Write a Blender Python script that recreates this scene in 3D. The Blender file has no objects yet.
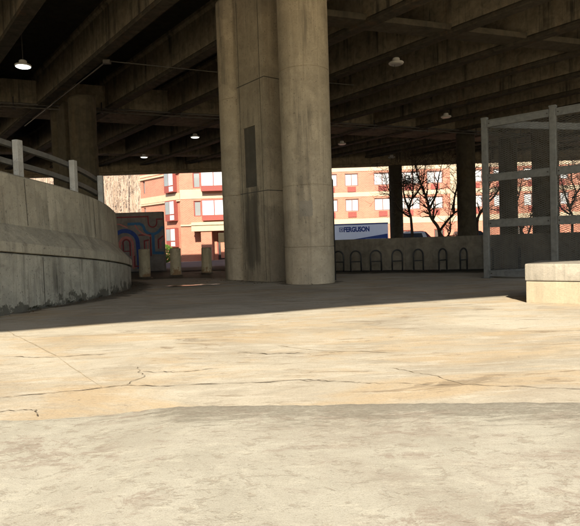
import bpy, bmesh, math, random
from mathutils import Vector, Matrix
R = math.radians
random.seed(7)
sc = bpy.context.scene
col = sc.collection

# ------------------------------------------------------------------ camera
cam = bpy.data.cameras.new('camera')
cam.sensor_fit = 'HORIZONTAL'; cam.sensor_width = 36.0; cam.lens = 36.0 * 550 / 580
cam.clip_start = 0.05; cam.clip_end = 1500
co = bpy.data.objects.new('camera', cam); col.objects.link(co)
co.matrix_world = Matrix.Translation((0, 0, 1.0)) @ Matrix.Rotation(R(90 - 2.29), 4, 'X') @ Matrix.Rotation(R(-1.9), 4, 'Z')
sc.camera = co
# ------------------------------------------------------------------ world and sun
SUN_EL = 34.0
world = bpy.data.worlds.new('World'); sc.world = world; world.use_nodes = True
wn = world.node_tree.nodes; wl = world.node_tree.links
sky = wn.new('ShaderNodeTexSky'); sky.sky_type = 'NISHITA'; sky.sun_disc = False
sky.sun_elevation = R(SUN_EL); sky.sun_rotation = R(180)
bg = wn['Background']; bg.inputs['Strength'].default_value = 0.12
wl.new(sky.outputs[0], bg.inputs[0])
sun = bpy.data.lights.new('sun', 'SUN'); sun.energy = 5.0; sun.angle = R(0.53); sun.color = (1.0, 0.90, 0.75)
so = bpy.data.objects.new('sun', sun); col.objects.link(so)
so.rotation_euler = Vector((0.03, math.cos(R(SUN_EL)), -math.sin(R(SUN_EL)))).to_track_quat('-Z', 'Y').to_euler()
so.location = (0, -40, 40)
sc.view_settings.view_transform = 'Standard'; sc.view_settings.look = 'None'
sc.view_settings.exposure = 0.97; sc.view_settings.gamma = 1.0; sc.view_settings.use_curve_mapping = False
sc.render.engine = 'CYCLES'
cy = sc.cycles
cy.use_adaptive_sampling = True; cy.adaptive_threshold = 0.03
cy.max_bounces = 7; cy.diffuse_bounces = 5; cy.glossy_bounces = 3; cy.transmission_bounces = 4
cy.use_denoising = True; cy.caustics_reflective = False; cy.caustics_refractive = False
cy.sample_clamp_indirect = 6.0

# ------------------------------------------------------------------ materials
class NT:
    def __init__(s, name):
        s.m = bpy.data.materials.new(name); s.m.use_nodes = True
        s.n = s.m.node_tree.nodes; s.l = s.m.node_tree.links
        s.b = s.n['Principled BSDF']
        s.pos = s.n.new('ShaderNodeNewGeometry').outputs['Position']
    def map(s, scale=(1, 1, 1), rot=(0, 0, 0), src=None):
        k = s.n.new('ShaderNodeMapping'); k.inputs['Scale'].default_value = scale; k.inputs['Rotation'].default_value = rot
        s.l.new(src or s.pos, k.inputs['Vector']); return k.outputs[0]
    def noise(s, scale, detail=5, rough=0.6, vec=None, dist=0.0):
        k = s.n.new('ShaderNodeTexNoise'); k.inputs['Scale'].default_value = scale; k.inputs['Detail'].default_value = detail
        k.inputs['Roughness'].default_value = rough; k.inputs['Distortion'].default_value = dist
        s.l.new(vec or s.pos, k.inputs['Vector']); return k.outputs['Fac']
    def ramp(s, fac, a, b, ca=0.0, cb=1.0):
        k = s.n.new('ShaderNodeMapRange'); k.inputs['From Min'].default_value = a; k.inputs['From Max'].default_value = b
        k.inputs['To Min'].default_value = ca; k.inputs['To Max'].default_value = cb
        s.l.new(fac, k.inputs['Value']); return k.outputs[0]
    def math(s, op, a, b=None):
        k = s.n.new('ShaderNodeMath'); k.operation = op
        for i, v in enumerate((a, b)):
            if v is None: continue
            if hasattr(v, 'links'): s.l.new(v, k.inputs[i])
            else: k.inputs[i].default_value = v
        return k.outputs[0]
    def mix(s, fac, a, b, mode='MIX'):
        k = s.n.new('ShaderNodeMix'); k.data_type = 'RGBA'; k.blend_type = mode
        for i, v in ((0, fac), (6, a), (7, b)):
            if hasattr(v, 'links'): s.l.new(v, k.inputs[i])
            elif i == 0: k.inputs[0].default_value = v
            else: k.inputs[i].default_value = (*v, 1)
        return k.outputs[2]
    def bump(s, h, strength=0.3, dist=0.02):
        k = s.n.new('ShaderNodeBump'); k.inputs['Strength'].default_value = strength; k.inputs['Distance'].default_value = dist
        s.l.new(h, k.inputs['Height']); s.l.new(k.outputs[0], s.b.inputs['Normal'])
    def out(s, c, rough=0.85, spec=0.3, metal=0.0):
        if hasattr(c, 'links'): s.l.new(c, s.b.inputs['Base Color'])
        else: s.b.inputs['Base Color'].default_value = (*c, 1)
        if hasattr(rough, 'links'): s.l.new(rough, s.b.inputs['Roughness'])
        else: s.b.inputs['Roughness'].default_value = rough
        s.b.inputs['Specular IOR Level'].default_value = spec; s.b.inputs['Metallic'].default_value = metal
        return s.m

def plain(name, c, rough=0.6, metal=0.0, var=0.12, spec=0.4, scale=8):
    t = NT(name)
    k = t.ramp(t.noise(scale, 6, 0.65), 0.3, 0.7)
    d = tuple(x * (1 - var) for x in c); e = tuple(min(1, x * (1 + var)) for x in c)
    return t.out(t.mix(k, d, e), rough, spec, metal)

def concrete(name, c, streak=0.5, mottle=0.35, bump=0.35, rust=0.15, dark=(0.06, 0.055, 0.045), lite=False, pit=0.5):
    t = NT(name)
    mid = t.ramp(t.noise(3.4, 6, 0.72, dist=0.5), 0.36, 0.64)
    lo = tuple(x * (1 - mottle) for x in c); hi = tuple(min(1, x * (1 + mottle * 0.5)) for x in c)
    if lite: base = t.mix(mid, lo, hi)
    else:
        big = t.ramp(t.noise(0.7, 4, 0.6, dist=0.4), 0.38, 0.62)
        base = t.mix(t.math('ADD', t.math('MULTIPLY', big, 0.45), t.math('MULTIPLY', mid, 0.55)), lo, hi)
    # run-off streaks, dark and pale
    patch = t.ramp(t.noise(0.7, 2, 0.55), 0.44, 0.58)
    st = t.noise(1.0, 6, 0.72, vec=t.map((2.6, 2.6, 0.14)), dist=0.2)
    base = t.mix(t.math('MULTIPLY', t.ramp(st, 0.50, 0.63, 0.0, streak), patch), base, dark)
    st2 = t.noise(1.0, 5, 0.72, vec=t.map((7.5, 7.5, 0.3)), dist=0.2)
    base = t.mix(t.ramp(st2, 0.54, 0.66, 0.0, streak*0.45), base, dark)
    rs = t.ramp(t.noise(1.4, 5, 0.72, vec=t.map((1.3, 1.3, 0.35))), 0.55, 0.68, 0.0, rust)
    base = t.mix(rs, base, (0.26, 0.14, 0.06))
    if lite: return t.out(base, 0.9, 0.2)
    lst = t.ramp(t.noise(1.0, 6, 0.72, vec=t.map((4.1, 4.1, 0.2), (0.3, 0, 0))), 0.55, 0.66, 0, 0.4)
    base = t.mix(lst, base, tuple(min(1, x * 1.4) for x in c))
    fine = t.noise(42, 4, 0.78)
    base = t.mix(t.ramp(fine, 0.46, 0.66, 0.0, 0.35), base, tuple(x * 0.5 for x in c))
    # patched areas with a definite edge
    vo = t.n.new('ShaderNodeTexVoronoi'); vo.inputs['Scale'].default_value = 0.9
    dv = t.n.new('ShaderNodeVectorMath'); dv.operation = 'MULTIPLY_ADD'
    nz = t.n.new('ShaderNodeTexNoise'); nz.inputs['Scale'].default_value = 1.8; nz.inputs['Detail'].default_value = 5; t.l.new(t.pos, nz.inputs['Vector'])
    t.l.new(nz.outputs['Color'], dv.inputs[0]); dv.inputs[1].default_value = (0.9, 0.9, 0.9); t.l.new(t.pos, dv.inputs[2])
    t.l.new(dv.outputs[0], vo.inputs['Vector'])
    pk = t.n.new('ShaderNodeSeparateColor'); t.l.new(vo.outputs['Color'], pk.inputs[0])
    base = t.mix(t.ramp(pk.outputs[0], 0.74, 0.77, 0, 0.18), base, tuple(min(1, x * 1.3) for x in c))
    base = t.mix(t.ramp(pk.outputs[1], 0.78, 0.81, 0, 0.22), base, tuple(x * 0.6 for x in c))
    pits = t.ramp(t.noise(24, 3, 0.6), 0.62, 0.68)
    base = t.mix(t.math('MULTIPLY', pits, pit), base, dark)
    t.bump(t.math('ADD', t.math('MULTIPLY', fine, 0.6), t.math('MULTIPLY', pits, -0.6*pit)), bump, 0.02)
    return t.out(base, 0.88, 0.25)

MAT = {}
CC = (0.435, 0.37, 0.265)
MAT['pier'] = concrete('pier concrete', CC, 0.6, 0.30, 0.3, 0.12)
MAT['pillar'] = concrete('stained pillar concrete', tuple(x * 0.80 for x in CC), 0.85, 0.4, 0.4, 0.2)
def pillar_mat():
    m = concrete('water-stained pillar concrete', tuple(x * 0.84 for x in CC), 0.7, 0.35, 0.4, 0.15)
    t = NT.__new__(NT); t.m = m; t.n = m.node_tree.nodes; t.l = m.node_tree.links; t.b = t.n['Principled BSDF']
    tc = t.n.new('ShaderNodeTexCoord').outputs['Object']; t.pos = tc
    sx = t.n.new('ShaderNodeSeparateXYZ'); t.l.new(tc, sx.inputs[0])
    wob = t.math('MULTIPLY', t.math('SUBTRACT', t.noise(2.2, 8, 0.75, vec=t.map((1.6, 1.6, 0.5))), 0.5), 1.3)
    xx = t.math('ADD', sx.outputs['X'], t.math('MULTIPLY', wob, 0.35)); zz = t.math('ADD', sx.outputs['Z'], wob)
    a = t.math('MULTIPLY', t.ramp(xx, -0.66, -0.5), t.ramp(xx, 0.06, -0.06)); b = t.math('MULTIPLY', t.ramp(zz, 0.15, 0.45), t.ramp(zz, 2.45, 2.2))
    a2 = t.math('MULTIPLY', t.ramp(xx, 0.25, 0.42), t.ramp(zz, 2.0, 1.2))
    k = t.math('MAXIMUM', t.math('MULTIPLY', a, b), t.math('MULTIPLY', a2, 0.7))
    old = t.b.inputs['Base Color'].links[0].from_socket
    t.l.new(t.mix(t.math('MULTIPLY', k, 0.72), old, (0.075, 0.066, 0.05)), t.b.inputs['Base Color'])
    return m
MAT['pillarmain'] = pillar_mat()
def add_stain(m, col_, zmax, amt, sc=(1.5, 1.5, 1.1), soft=0.25):
    t = NT.__new__(NT); t.m = m; t.n = m.node_tree.nodes; t.l = m.node_tree.links; t.b = t.n['Principled BSDF']
    t.pos = t.n.new('ShaderNodeNewGeometry').outputs['Position']
    sx = t.n.new('ShaderNodeSeparateXYZ'); t.l.new(t.pos, sx.inputs[0])
    zz = t.math('ADD', sx.outputs['Z'], t.math('MULTIPLY', t.math('SUBTRACT', t.noise(2.0, 6, 0.76, vec=t.map(sc)), 0.47), zmax*7))
    k = t.ramp(zz, zmax, zmax*(1-soft), 0, amt)
    old = t.b.inputs['Base Color'].links[0].from_socket
    t.l.new(t.mix(k, old, col_), t.b.inputs['Base Color'])

MAT['patch'] = concrete('dark patch mortar', (0.10, 0.09, 0.07), 0.3, 0.3, 0.3, 0.0)
MAT['mend'] = concrete('grey mortar mend', (0.31, 0.275, 0.215), 0.2, 0.2, 0.3, 0.0)
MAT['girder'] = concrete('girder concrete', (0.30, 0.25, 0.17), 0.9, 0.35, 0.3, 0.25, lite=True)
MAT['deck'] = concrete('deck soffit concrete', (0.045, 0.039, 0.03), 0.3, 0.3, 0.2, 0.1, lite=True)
MAT['shaded_flange'] = concrete('shaded flange concrete', (0.085, 0.072, 0.05), 0.5, 0.4, 0.3, 0.2, lite=True)  # dark copy of the girder concrete, underside shade put into its colour
MAT['pierdark'] = concrete('shade-darkened pier concrete', (0.115, 0.098, 0.068), 0.7, 0.3, 0.3, 0.1, lite=True)  # darker copy of the pier concrete, under-deck shade put into the colour
MAT['pierblack'] = concrete('backlit far column concrete', (0.075, 0.065, 0.048), 0.6, 0.3, 0.3, 0.1, lite=True)  # far columns stand against the light; that shade is in the colour
MAT['ramp'] = concrete('ramp wall concrete', (0.47, 0.425, 0.325), 0.75, 0.3, 0.4, 0.1)
MAT['ramplow'] = concrete('ramp base concrete', (0.45, 0.42, 0.335), 1.0, 0.45, 0.5, 0.08)
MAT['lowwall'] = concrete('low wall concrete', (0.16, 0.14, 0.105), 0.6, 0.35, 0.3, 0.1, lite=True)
MAT['bollard'] = concrete('bollard concrete', (0.52, 0.44, 0.29), 0.6, 0.35, 0.4, 0.5)
MAT['blockcap'] = concrete('weathered block concrete', (0.36, 0.325, 0.26), 1.0, 0.4, 0.6, 0.05, pit=0.12)
MAT['blockbase'] = concrete('block base concrete', (0.42, 0.355, 0.245), 0.3, 0.2, 0.4, 0.1, pit=0.12)

add_stain(MAT['ramplow'], (0.075, 0.068, 0.05), 0.16, 0.8)
add_stain(MAT['bollard'], (0.24, 0.12, 0.045), 0.22, 0.75, (3, 3, 2))

def ground_mat():
    t = NT('worn concrete paving')
    big = t.ramp(t.noise(0.5, 6, 0.62, dist=0.8), 0.40, 0.60)
    c = t.mix(big, (0.42, 0.37, 0.285), (0.545, 0.495, 0.39))
    warm = t.ramp(t.noise(0.75, 6, 0.70, vec=t.map((0.6, 1.5, 1), (0, 0, R(18))), dist=1.0), 0.46, 0.60)
    c = t.mix(t.math('MULTIPLY', warm, 0.6), c, (0.50, 0.365, 0.205))
    grey = t.ramp(t.noise(1.0, 6, 0.74, vec=t.map((0.5, 1.3, 1), (0, 0, R(-25))), dist=0.7), 0.50, 0.60)
    c = t.mix(t.math('MULTIPLY', grey, 0.5), c, (0.325, 0.29, 0.225))
    pale = t.ramp(t.noise(2.6, 6, 0.74, vec=t.map((0.5, 2.0, 1), (0, 0, R(-8))), dist=0.6), 0.53, 0.63)
    c = t.mix(t.math('MULTIPLY', pale, 0.5), c, (0.64, 0.59, 0.48))
    drk = t.ramp(t.noise(1.7, 6, 0.76, vec=t.map((0.4, 1.5, 1), (0, 0, R(12))), dist=1.6), 0.575, 0.63)
    c = t.mix(t.math('MULTIPLY', drk, 0.62), c, (0.22, 0.165, 0.105))
    spots = t.ramp(t.noise(8, 6, 0.8, vec=t.map((0.6, 1.3, 1)), dist=0.5), 0.565, 0.66)
    c = t.mix(t.math('MULTIPLY', spots, 0.5), c, (0.25, 0.2, 0.14))
    fine = t.noise(75, 4, 0.8)
    c = t.mix(t.ramp(fine, 0.48, 0.66, 0, 0.42), c, (0.25, 0.215, 0.16))
    vs = t.n.new('ShaderNodeTexVoronoi'); vs.inputs['Scale'].default_value = 7.0; t.l.new(t.pos, vs.inputs['Vector'])
    sc1 = t.n.new('ShaderNodeSeparateColor'); t.l.new(vs.outputs['Color'], sc1.inputs[0])
    fleck = t.math('MULTIPLY', t.ramp(sc1.outputs[0], 0.93, 0.94), t.ramp(vs.outputs['Distance'], 0.09, 0.03))
    c = t.mix(t.math('MULTIPLY', fleck, 0.75), c, (0.16, 0.12, 0.085))
    at = t.n.new('ShaderNodeAttribute'); at.attribute_name = 'grime'      # washed-up dirt along wall feet and round the bollards
    gn = t.noise(2.6, 6, 0.75, vec=t.map((0.8, 1.4, 1)), dist=0.8)
    g = t.ramp(t.math('ADD', at.outputs['Fac'], t.math('MULTIPLY', t.math('SUBTRACT', gn, 0.5), 1.5)), 0.38, 0.62)
    gk = t.ramp(t.noise(5, 6, 0.75), 0.35, 0.65)
    c = t.mix(t.math('MULTIPLY', g, 0.88), c, t.mix(gk, (0.055, 0.046, 0.033), (0.15, 0.125, 0.09)))
    h = t.math('ADD', t.math('MULTIPLY', fine, 0.5), t.math('ADD', t.noise(5, 6, 0.7), t.math('MULTIPLY', g, t.noise(20, 6, 0.8))))
    t.bump(h, 0.4, 0.015)
    return t.out(c, t.ramp(g, 0, 1, 0.9, 0.7), 0.2)
MAT['ground'] = ground_mat()

def slab_mat():
    t = NT('weathered slab concrete')
    big = t.ramp(t.noise(1.5, 7, 0.65, dist=0.4), 0.40, 0.60)
    c = t.mix(big, (0.385, 0.36, 0.29), (0.465, 0.44, 0.36))
    grn = t.ramp(t.noise(60, 6, 0.82, vec=t.map((0.5, 1.5, 1))), 0.42, 0.56)
    zone = t.ramp(t.noise(1.2, 4, 0.6, vec=t.map((0.7, 1.7, 1), (0, 0, R(38))), dist=0.5), 0.48, 0.55)
    bl = t.ramp(t.noise(5.5, 6, 0.78, vec=t.map((0.9, 1.25, 1), (0, 0, R(35))), dist=0.6), 0.485, 0.54)
    c = t.mix(t.math('MULTIPLY', t.math('MULTIPLY', bl, zone), t.math('ADD', t.math('MULTIPLY', grn, 0.45), 0.28)), c, (0.265, 0.205, 0.16))
    bl2 = t.ramp(t.noise(12, 6, 0.8, vec=t.map((0.9, 1.3, 1), (0, 0, R(8))), dist=0.4), 0.545, 0.60)
    c = t.mix(t.math('MULTIPLY', bl2, 0.5), c, (0.28, 0.235, 0.175))
    wide = t.ramp(t.noise(0.9, 5, 0.65, vec=t.map((0.8, 1.5, 1), (0, 0, R(30))), dist=0.8), 0.50, 0.60)
    c = t.mix(t.math('MULTIPLY', wide, t.math('ADD', t.math('MULTIPLY', grn, 0.25), 0.12)), c, (0.30, 0.25, 0.195))
    pale = t.ramp(t.noise(13, 6, 0.8, vec=t.map((0.5, 1.4, 1))), 0.53, 0.62)
    c = t.mix(t.math('MULTIPLY', pale, 0.4), c, (0.58, 0.55, 0.44))
    fine = t.noise(170, 4, 0.85)
    c = t.mix(t.ramp(fine, 0.48, 0.64, 0, 0.5), c, (0.22, 0.195, 0.15))
    # worn, dirt-holding margin along the slab's broken edge
    at = t.n.new('ShaderNodeAttribute'); at.attribute_name = 'edge_wear'
    wv = t.noise(11, 6, 0.82, vec=t.map((0.35, 1.6, 1)), dist=0.3)
    w = t.ramp(t.math('ADD', at.outputs['Fac'], t.math('MULTIPLY', t.math('SUBTRACT', wv, 0.5), 2.6)), 0.40, 0.75)
    w = t.math('MULTIPLY', w, t.ramp(t.noise(90, 5, 0.8, vec=t.map((0.4, 1.5, 1))), 0.40, 0.56, 0.45, 1.0))
    c = t.mix(t.math('MULTIPLY', w, 0.8), c, (0.19, 0.17, 0.13))
    h = t.math('ADD', t.math('MULTIPLY', fine, 0.45), t.math('ADD', t.math('MULTIPLY', t.math('MAXIMUM', bl2, w), -0.5), t.noise(12, 6, 0.8)))
    t.bump(h, 0.45, 0.006)
    return t.out(c, 0.92, 0.2)
MAT['slab'] = slab_mat()
MAT['crack'] = plain('crack dirt', (0.10, 0.075, 0.045), 0.95, var=0.4, scale=30)
MAT['joint'] = plain('old joint sealant', (0.36, 0.30, 0.205), 0.95, var=0.3, scale=14)
def dirt_mat():
    t = NT('damp dirt')
    k = t.ramp(t.noise(3, 9, 0.75, dist=0.6), 0.35, 0.65)
    t.bump(t.noise(24, 7, 0.8), 0.7, 0.03)
    return t.out(t.mix(k, (0.05, 0.042, 0.03), (0.14, 0.115, 0.08)), t.ramp(k, 0, 1, 0.45, 0.95), 0.4)
MAT['dirt'] = dirt_mat()
MAT['asphalt'] = plain('street asphalt', (0.055, 0.053, 0.05), 0.9, var=0.3, scale=12)
MAT['gutter'] = plain('dark wet gutter asphalt', (0.028, 0.025, 0.02), 0.6, var=0.4, scale=6)
MAT['lawn'] = plain('winter lawn', (0.10, 0.13, 0.045), 0.95, var=0.4, scale=3)
MAT['hill'] = plain('leaf litter slope', (0.40, 0.28, 0.19), 0.95, var=0.3, scale=0.6)
MAT['fence'] = plain('galvanised fence frame', (0.15, 0.15, 0.135), 0.55, 0.2, var=0.25, scale=9)
MAT['wire'] = plain('fence wire', (0.15, 0.147, 0.13), 0.55, 0.2, var=0.15)
MAT['bolt'] = plain('bolt', (0.07, 0.06, 0.05), 0.6, 0.5)
MAT['railpost'] = concrete('pale rail post', (0.50, 0.49, 0.45), 0.5, 0.25, 0.3, 0.05)
MAT['rail'] = plain('dull grey steel rail', (0.16, 0.155, 0.14), 0.6, 0.3, var=0.25)
MAT['rack'] = plain('dark bike rack steel', (0.03, 0.03, 0.03), 0.5, 0.4)
MAT['conduit'] = plain('grey conduit', (0.11, 0.10, 0.085), 0.5, 0.3, var=0.2)
MAT['lampbody'] = plain('lamp housing enamel', (0.62, 0.61, 0.56), 0.45, 0.0, var=0.12)
MAT['white'] = plain('white paint', (0.78, 0.78, 0.76), 0.5, var=0.06)
MAT['bark'] = plain('dark wet bark', (0.055, 0.042, 0.034), 0.9, var=0.35)
MAT['palebark'] = plain('pale sunlit bark', (0.43, 0.345, 0.265), 0.9, var=0.2, scale=0.8)
MAT['tanbark'] = plain('tan twigs', (0.38, 0.285, 0.205), 0.9, var=0.3, scale=0.8)
MAT['leaf'] = plain('evergreen leaves', (0.12, 0.22, 0.03), 0.8, var=0.4, scale=5)
MAT['litter'] = plain('dead leaf litter', (0.12, 0.075, 0.04), 0.95, var=0.5, scale=20)
MAT['moss'] = plain('dark moss', (0.085, 0.08, 0.05), 0.95, var=0.4, scale=20)
def emit(name, c, s):
    t = NT(name); t.b.inputs['Emission Color'].default_value = (*c, 1); t.b.inputs['Emission Strength'].default_value = s
    return t.out((0.8, 0.8, 0.76), 0.4)
MAT['lens_lit'] = emit('lit lamp lens', (0.95, 1.0, 0.93), 3.0)
MAT['lens_dim'] = emit('dim lamp lens', (0.95, 1.0, 0.93), 0.7)
MAT['lens_off'] = plain('unlit lamp lens', (0.55, 0.55, 0.50), 0.3, var=0.08)
def water_mat():
    t = NT('puddle water'); t.bump(t.noise(14, 3, 0.5), 0.08, 0.01)
    return t.out((0.05, 0.042, 0.03), 0.22, 0.35)
MAT['water'] = water_mat()
def brick_mat(name, c1, c2, mortar, axis='XZ'):
    t = NT(name)
    k = t.n.new('ShaderNodeTexBrick'); k.inputs['Scale'].default_value = 1.0
    k.inputs['Brick Width'].default_value = 0.30; k.inputs['Row Height'].default_value = 0.11; k.inputs['Mortar Size'].default_value = 0.012
    k.inputs['Color1'].default_value = (*c1, 1); k.inputs['Color2'].default_value = (*c2, 1); k.inputs['Mortar'].default_value = (*mortar, 1)
    t.l.new(t.map((1, 1, 1), (R(-90), 0, 0)), k.inputs['Vector'])
    v = t.ramp(t.noise(0.7, 5, 0.6), 0.3, 0.7)
    c = t.mix(t.math('MULTIPLY', v, 0.25), k.outputs['Color'], (0.62, 0.36, 0.24))
    return t.out(c, 0.88, 0.2)
MAT['brick'] = brick_mat('red brick', (0.46, 0.165, 0.10), (0.39, 0.125, 0.08), (0.46, 0.29, 0.22))
MAT['redpanel'] = plain('dark red panel', (0.27, 0.065, 0.05), 0.7, var=0.12)
MAT['cream'] = plain('cream stone band', (0.52, 0.41, 0.28), 0.85, var=0.08, scale=1.5)
def pane_mat(name, c):
    t = NT(name); k = t.ramp(t.noise(0.9, 3, 0.5), 0.35, 0.65)
    t.b.inputs['Coat Weight'].default_value = 1.0; t.b.inputs['Coat Roughness'].default_value = 0.04
    return t.out(t.mix(k, c, tuple(min(0.85, x * 1.12) for x in c)), 0.7)
MAT['pane'] = pane_mat('window with white blind', (0.60, 0.61, 0.60))
MAT['paneg'] = pane_mat('grey window glass', (0.22, 0.24, 0.24))
MAT['panedark'] = pane_mat('dark door glass', (0.03, 0.025, 0.025))
MAT['frame'] = plain('window frame', (0.20, 0.11, 0.09), 0.5, var=0.05)
MAT['blackrubber'] = plain('tyre rubber', (0.02, 0.02, 0.02), 0.8)
MAT['rim'] = plain('wheel rim', (0.35, 0.35, 0.35), 0.35, 0.7)
MAT['glass'] = pane_mat('car glass', (0.03, 0.035, 0.04))
MAT['carwhite'] = plain('white car paint', (0.62, 0.63, 0.66), 0.3, var=0.03)
MAT['carred'] = plain('maroon car paint', (0.20, 0.025, 0.035), 0.3, var=0.05)
MAT['cardark'] = plain('black car paint', (0.02, 0.02, 0.022), 0.3, var=0.05)
MAT['tail'] = plain('tail lamp red', (0.4, 0.02, 0.02), 0.3)
MAT['boxwhite'] = plain('pale blue white truck box', (0.72, 0.78, 0.88), 0.45, var=0.03, scale=2)
MAT['boxblue'] = plain('truck blue', (0.012, 0.05, 0.22), 0.4, var=0.06)
MAT['mural_grey'] = concrete('grey mural ground', (0.15, 0.125, 0.11), 0.35, 0.25, 0.2, 0.0, lite=True)
MAT['mural_blue'] = plain('mural mid blue', (0.02, 0.075, 0.15), 0.8, var=0.25)
MAT['mural_navy'] = plain('mural navy', (0.012, 0.03, 0.13), 0.8, var=0.25)
MAT['mural_pink'] = plain('mural pink', (0.27, 0.09, 0.075), 0.8, var=0.2)
MAT['mural_red'] = plain('mural dark red', (0.13, 0.012, 0.016), 0.8, var=0.25)

# ------------------------------------------------------------------ mesh helpers
class MB:
    def __init__(s): s.v = []; s.f = []
    def add(s, vs, fs):
        o = len(s.v); s.v += [tuple(p) for p in vs]; s.f += [tuple(o + i for i in q) for q in fs]; return s
    def box(s, x0, x1, y0, y1, z0, z1, M=None):
        vs = [Vector(p) for p in ((x0,y0,z0),(x1,y0,z0),(x1,y1,z0),(x0,y1,z0),(x0,y0,z1),(x1,y0,z1),(x1,y1,z1),(x0,y1,z1))]
        if M is not None: vs = [M @ p for p in vs]
        return s.add(vs, [(0,3,2,1),(4,5,6,7),(0,1,5,4),(1,2,6,5),(2,3,7,6),(3,0,4,7)])
    def bbox(s, x0, x1, y0, y1, z0, z1, b=0.02, M=None):
        bm = bmesh.new(); bmesh.ops.create_cube(bm, size=1)
        for v in bm.verts: v.co = Vector(((x0+x1)/2 + v.co.x*(x1-x0), (y0+y1)/2 + v.co.y*(y1-y0), (z0+z1)/2 + v.co.z*(z1-z0)))
        bmesh.ops.bevel(bm, geom=bm.edges[:], offset=b, segments=2, affect='EDGES', profile=0.6)
        bm.verts.index_update()
        vs = [(M @ v.co if M is not None else v.co.copy()) for v in bm.verts]
        fs = [[v.index for v in f.verts] for f in bm.faces]; bm.free()
        return s.add(vs, fs)
    def tube(s, pts, r, n=8, cap=True):
        pts = [Vector(p) for p in pts]; rs = r if isinstance(r, (list, tuple)) else [r] * len(pts)
        rings = []; up = None
        for i, p in enumerate(pts):
            t = (pts[min(i+1, len(pts)-1)] - pts[max(i-1, 0)]).normalized()
            if up is None: up = Vector((0,0,1)) if abs(t.z) < 0.9 else Vector((1,0,0))
            a = t.cross(up); a = a.normalized() if a.length > 1e-6 else t.orthogonal().normalized()
            b = a.cross(t).normalized(); up = b
            rings.append([p + (a*math.cos(2*math.pi*k/n) + b*math.sin(2*math.pi*k/n)) * rs[i] for k in range(n)])
        vs = [q for rr in rings for q in rr]; fs = []
        for i in range(len(pts)-1):
            for k in range(n):
                k2 = (k+1) % n; fs.append((i*n+k, i*n+k2, (i+1)*n+k2, (i+1)*n+k))
        if cap: fs.append(tuple(range(n))[::-1]); fs.append(tuple((len(pts)-1)*n + k for k in range(n)))
        return s.add(vs, fs)
    def lathe(s, prof, n=24, c=(0,0,0)):
        vs = []; fs = []
        for (r, z) in prof:
            for k in range(n):
                a = 2*math.pi*k/n; vs.append((c[0]+r*math.cos(a), c[1]+r*math.sin(a), c[2]+z))
        m = len(prof)
        for i in range(m-1):
            for k in range(n):
                k2 = (k+1) % n; fs.append((i*n+k, i*n+k2, (i+1)*n+k2, (i+1)*n+k))
        fs.append(tuple(range(n))[::-1]); fs.append(tuple((m-1)*n+k for k in range(n)))
        return s.add(vs, fs)
    def prism(s, poly, path_a, path_b, xa, za):
        """poly = [(u,w)] section swept from path_a to path_b; xa, za = section axes"""
        n = len(poly); A = Vector(path_a); B = Vector(path_b); xa = Vector(xa); za = Vector(za)
        vs = [A + xa*u + za*w for u, w in poly] + [B + xa*u + za*w for u, w in poly]
        fs = [(i, (i+1) % n, n+(i+1) % n, n+i) for i in range(n)] + [tuple(range(n))[::-1], tuple(n+i for i in range(n))]
        return s.add(vs, fs)
    def mesh(s, name, mat, smooth=False, ang=None):
        me = bpy.data.meshes.new(name); me.from_pydata(s.v, [], s.f)
        bm = bmesh.new(); bm.from_mesh(me); bmesh.ops.recalc_face_normals(bm, faces=bm.faces[:]); bm.to_mesh(me); bm.free()
        me.materials.append(MAT[mat])
        if smooth:
            me.shade_smooth()
            if ang: me.set_sharp_from_angle(angle=R(ang))
        return me
    def build(s, name, mat, parent=None, smooth=False, ang=None, loc=None, rz=0.0, kind=None):
        o = bpy.data.objects.new(name, s.mesh(name, mat, smooth, ang)); col.objects.link(o)
        if parent is not None: o.parent = parent
        if loc: o.location = loc
        o.rotation_euler[2] = rz
        if kind: o['kind'] = kind
        return o

def tag(o, label, cat, group=None):
    o['label'] = label; o['category'] = cat
    if group: o['group'] = group
    return o
def empty(name, loc=(0,0,0), rz=0.0, label=None, cat=None, group=None):
    o = bpy.data.objects.new(name, None); col.objects.link(o); o.location = loc; o.rotation_euler[2] = rz
    o.empty_display_size = 0.2
    if label: tag(o, label, cat, group)
    return o
def copy_tree(o, parent=None):
    c = o.copy(); col.objects.link(c); c.parent = parent
    for ch in list(o.children): copy_tree(ch, c)
    return c
def dup(o, name, parent, loc=None, rz=None):
    c = bpy.data.objects.new(name, o.data); col.objects.link(c); c.parent = parent
    if loc: c.location = loc
    if rz is not None: c.rotation_euler[2] = rz
    return c

# ------------------------------------------------------------------ ground
def smooth(a, b, x):
    t = max(0, min(1, (x-a)/(b-a))); return t*t*(3-2*t)
def gz(x, y):
    base = max(-0.95, min(-0.35, -0.62 + 0.022*x))
    return base * smooth(20, 45, y)
def axis(pts):
    out = []
    for (a, b, st) in pts:
        k = a
        while k < b - 1e-6: out.append(k); k += st
    out.append(pts[-1][1]); return out
def sheet(name, xs, ys, f, mat, kind='structure', parent=None):
    m = MB(); nx = len(xs)
    vs = [(x, y, f(x, y)) for y in ys for x in xs]
    fs = [(j*nx+i, j*nx+i+1, (j+1)*nx+i+1, (j+1)*nx+i) for j in range(len(ys)-1) for i in range(nx-1)]
    m.add(vs, fs); o = m.build(name, mat, parent, smooth=True)
    if kind: o['kind'] = kind
    return o
def rnd_h(x, y): return 0.006*math.sin(1.3*x+0.7*y) + 0.004*math.sin(2.9*x-1.7*y+1)
ground = sheet('ground', axis([(-400,-40,40),(-40,-8,2),(-8,10,0.25),(10,50,2),(50,400,50)]),
      axis([(-200,-20,20),(-20,0,2),(0,22,0.25),(22,70,2.5),(70,600,53)]), lambda x, y: gz(x, y) + rnd_h(x, y)*smooth(3.3, 5, y) - 0.008, 'ground')
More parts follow.
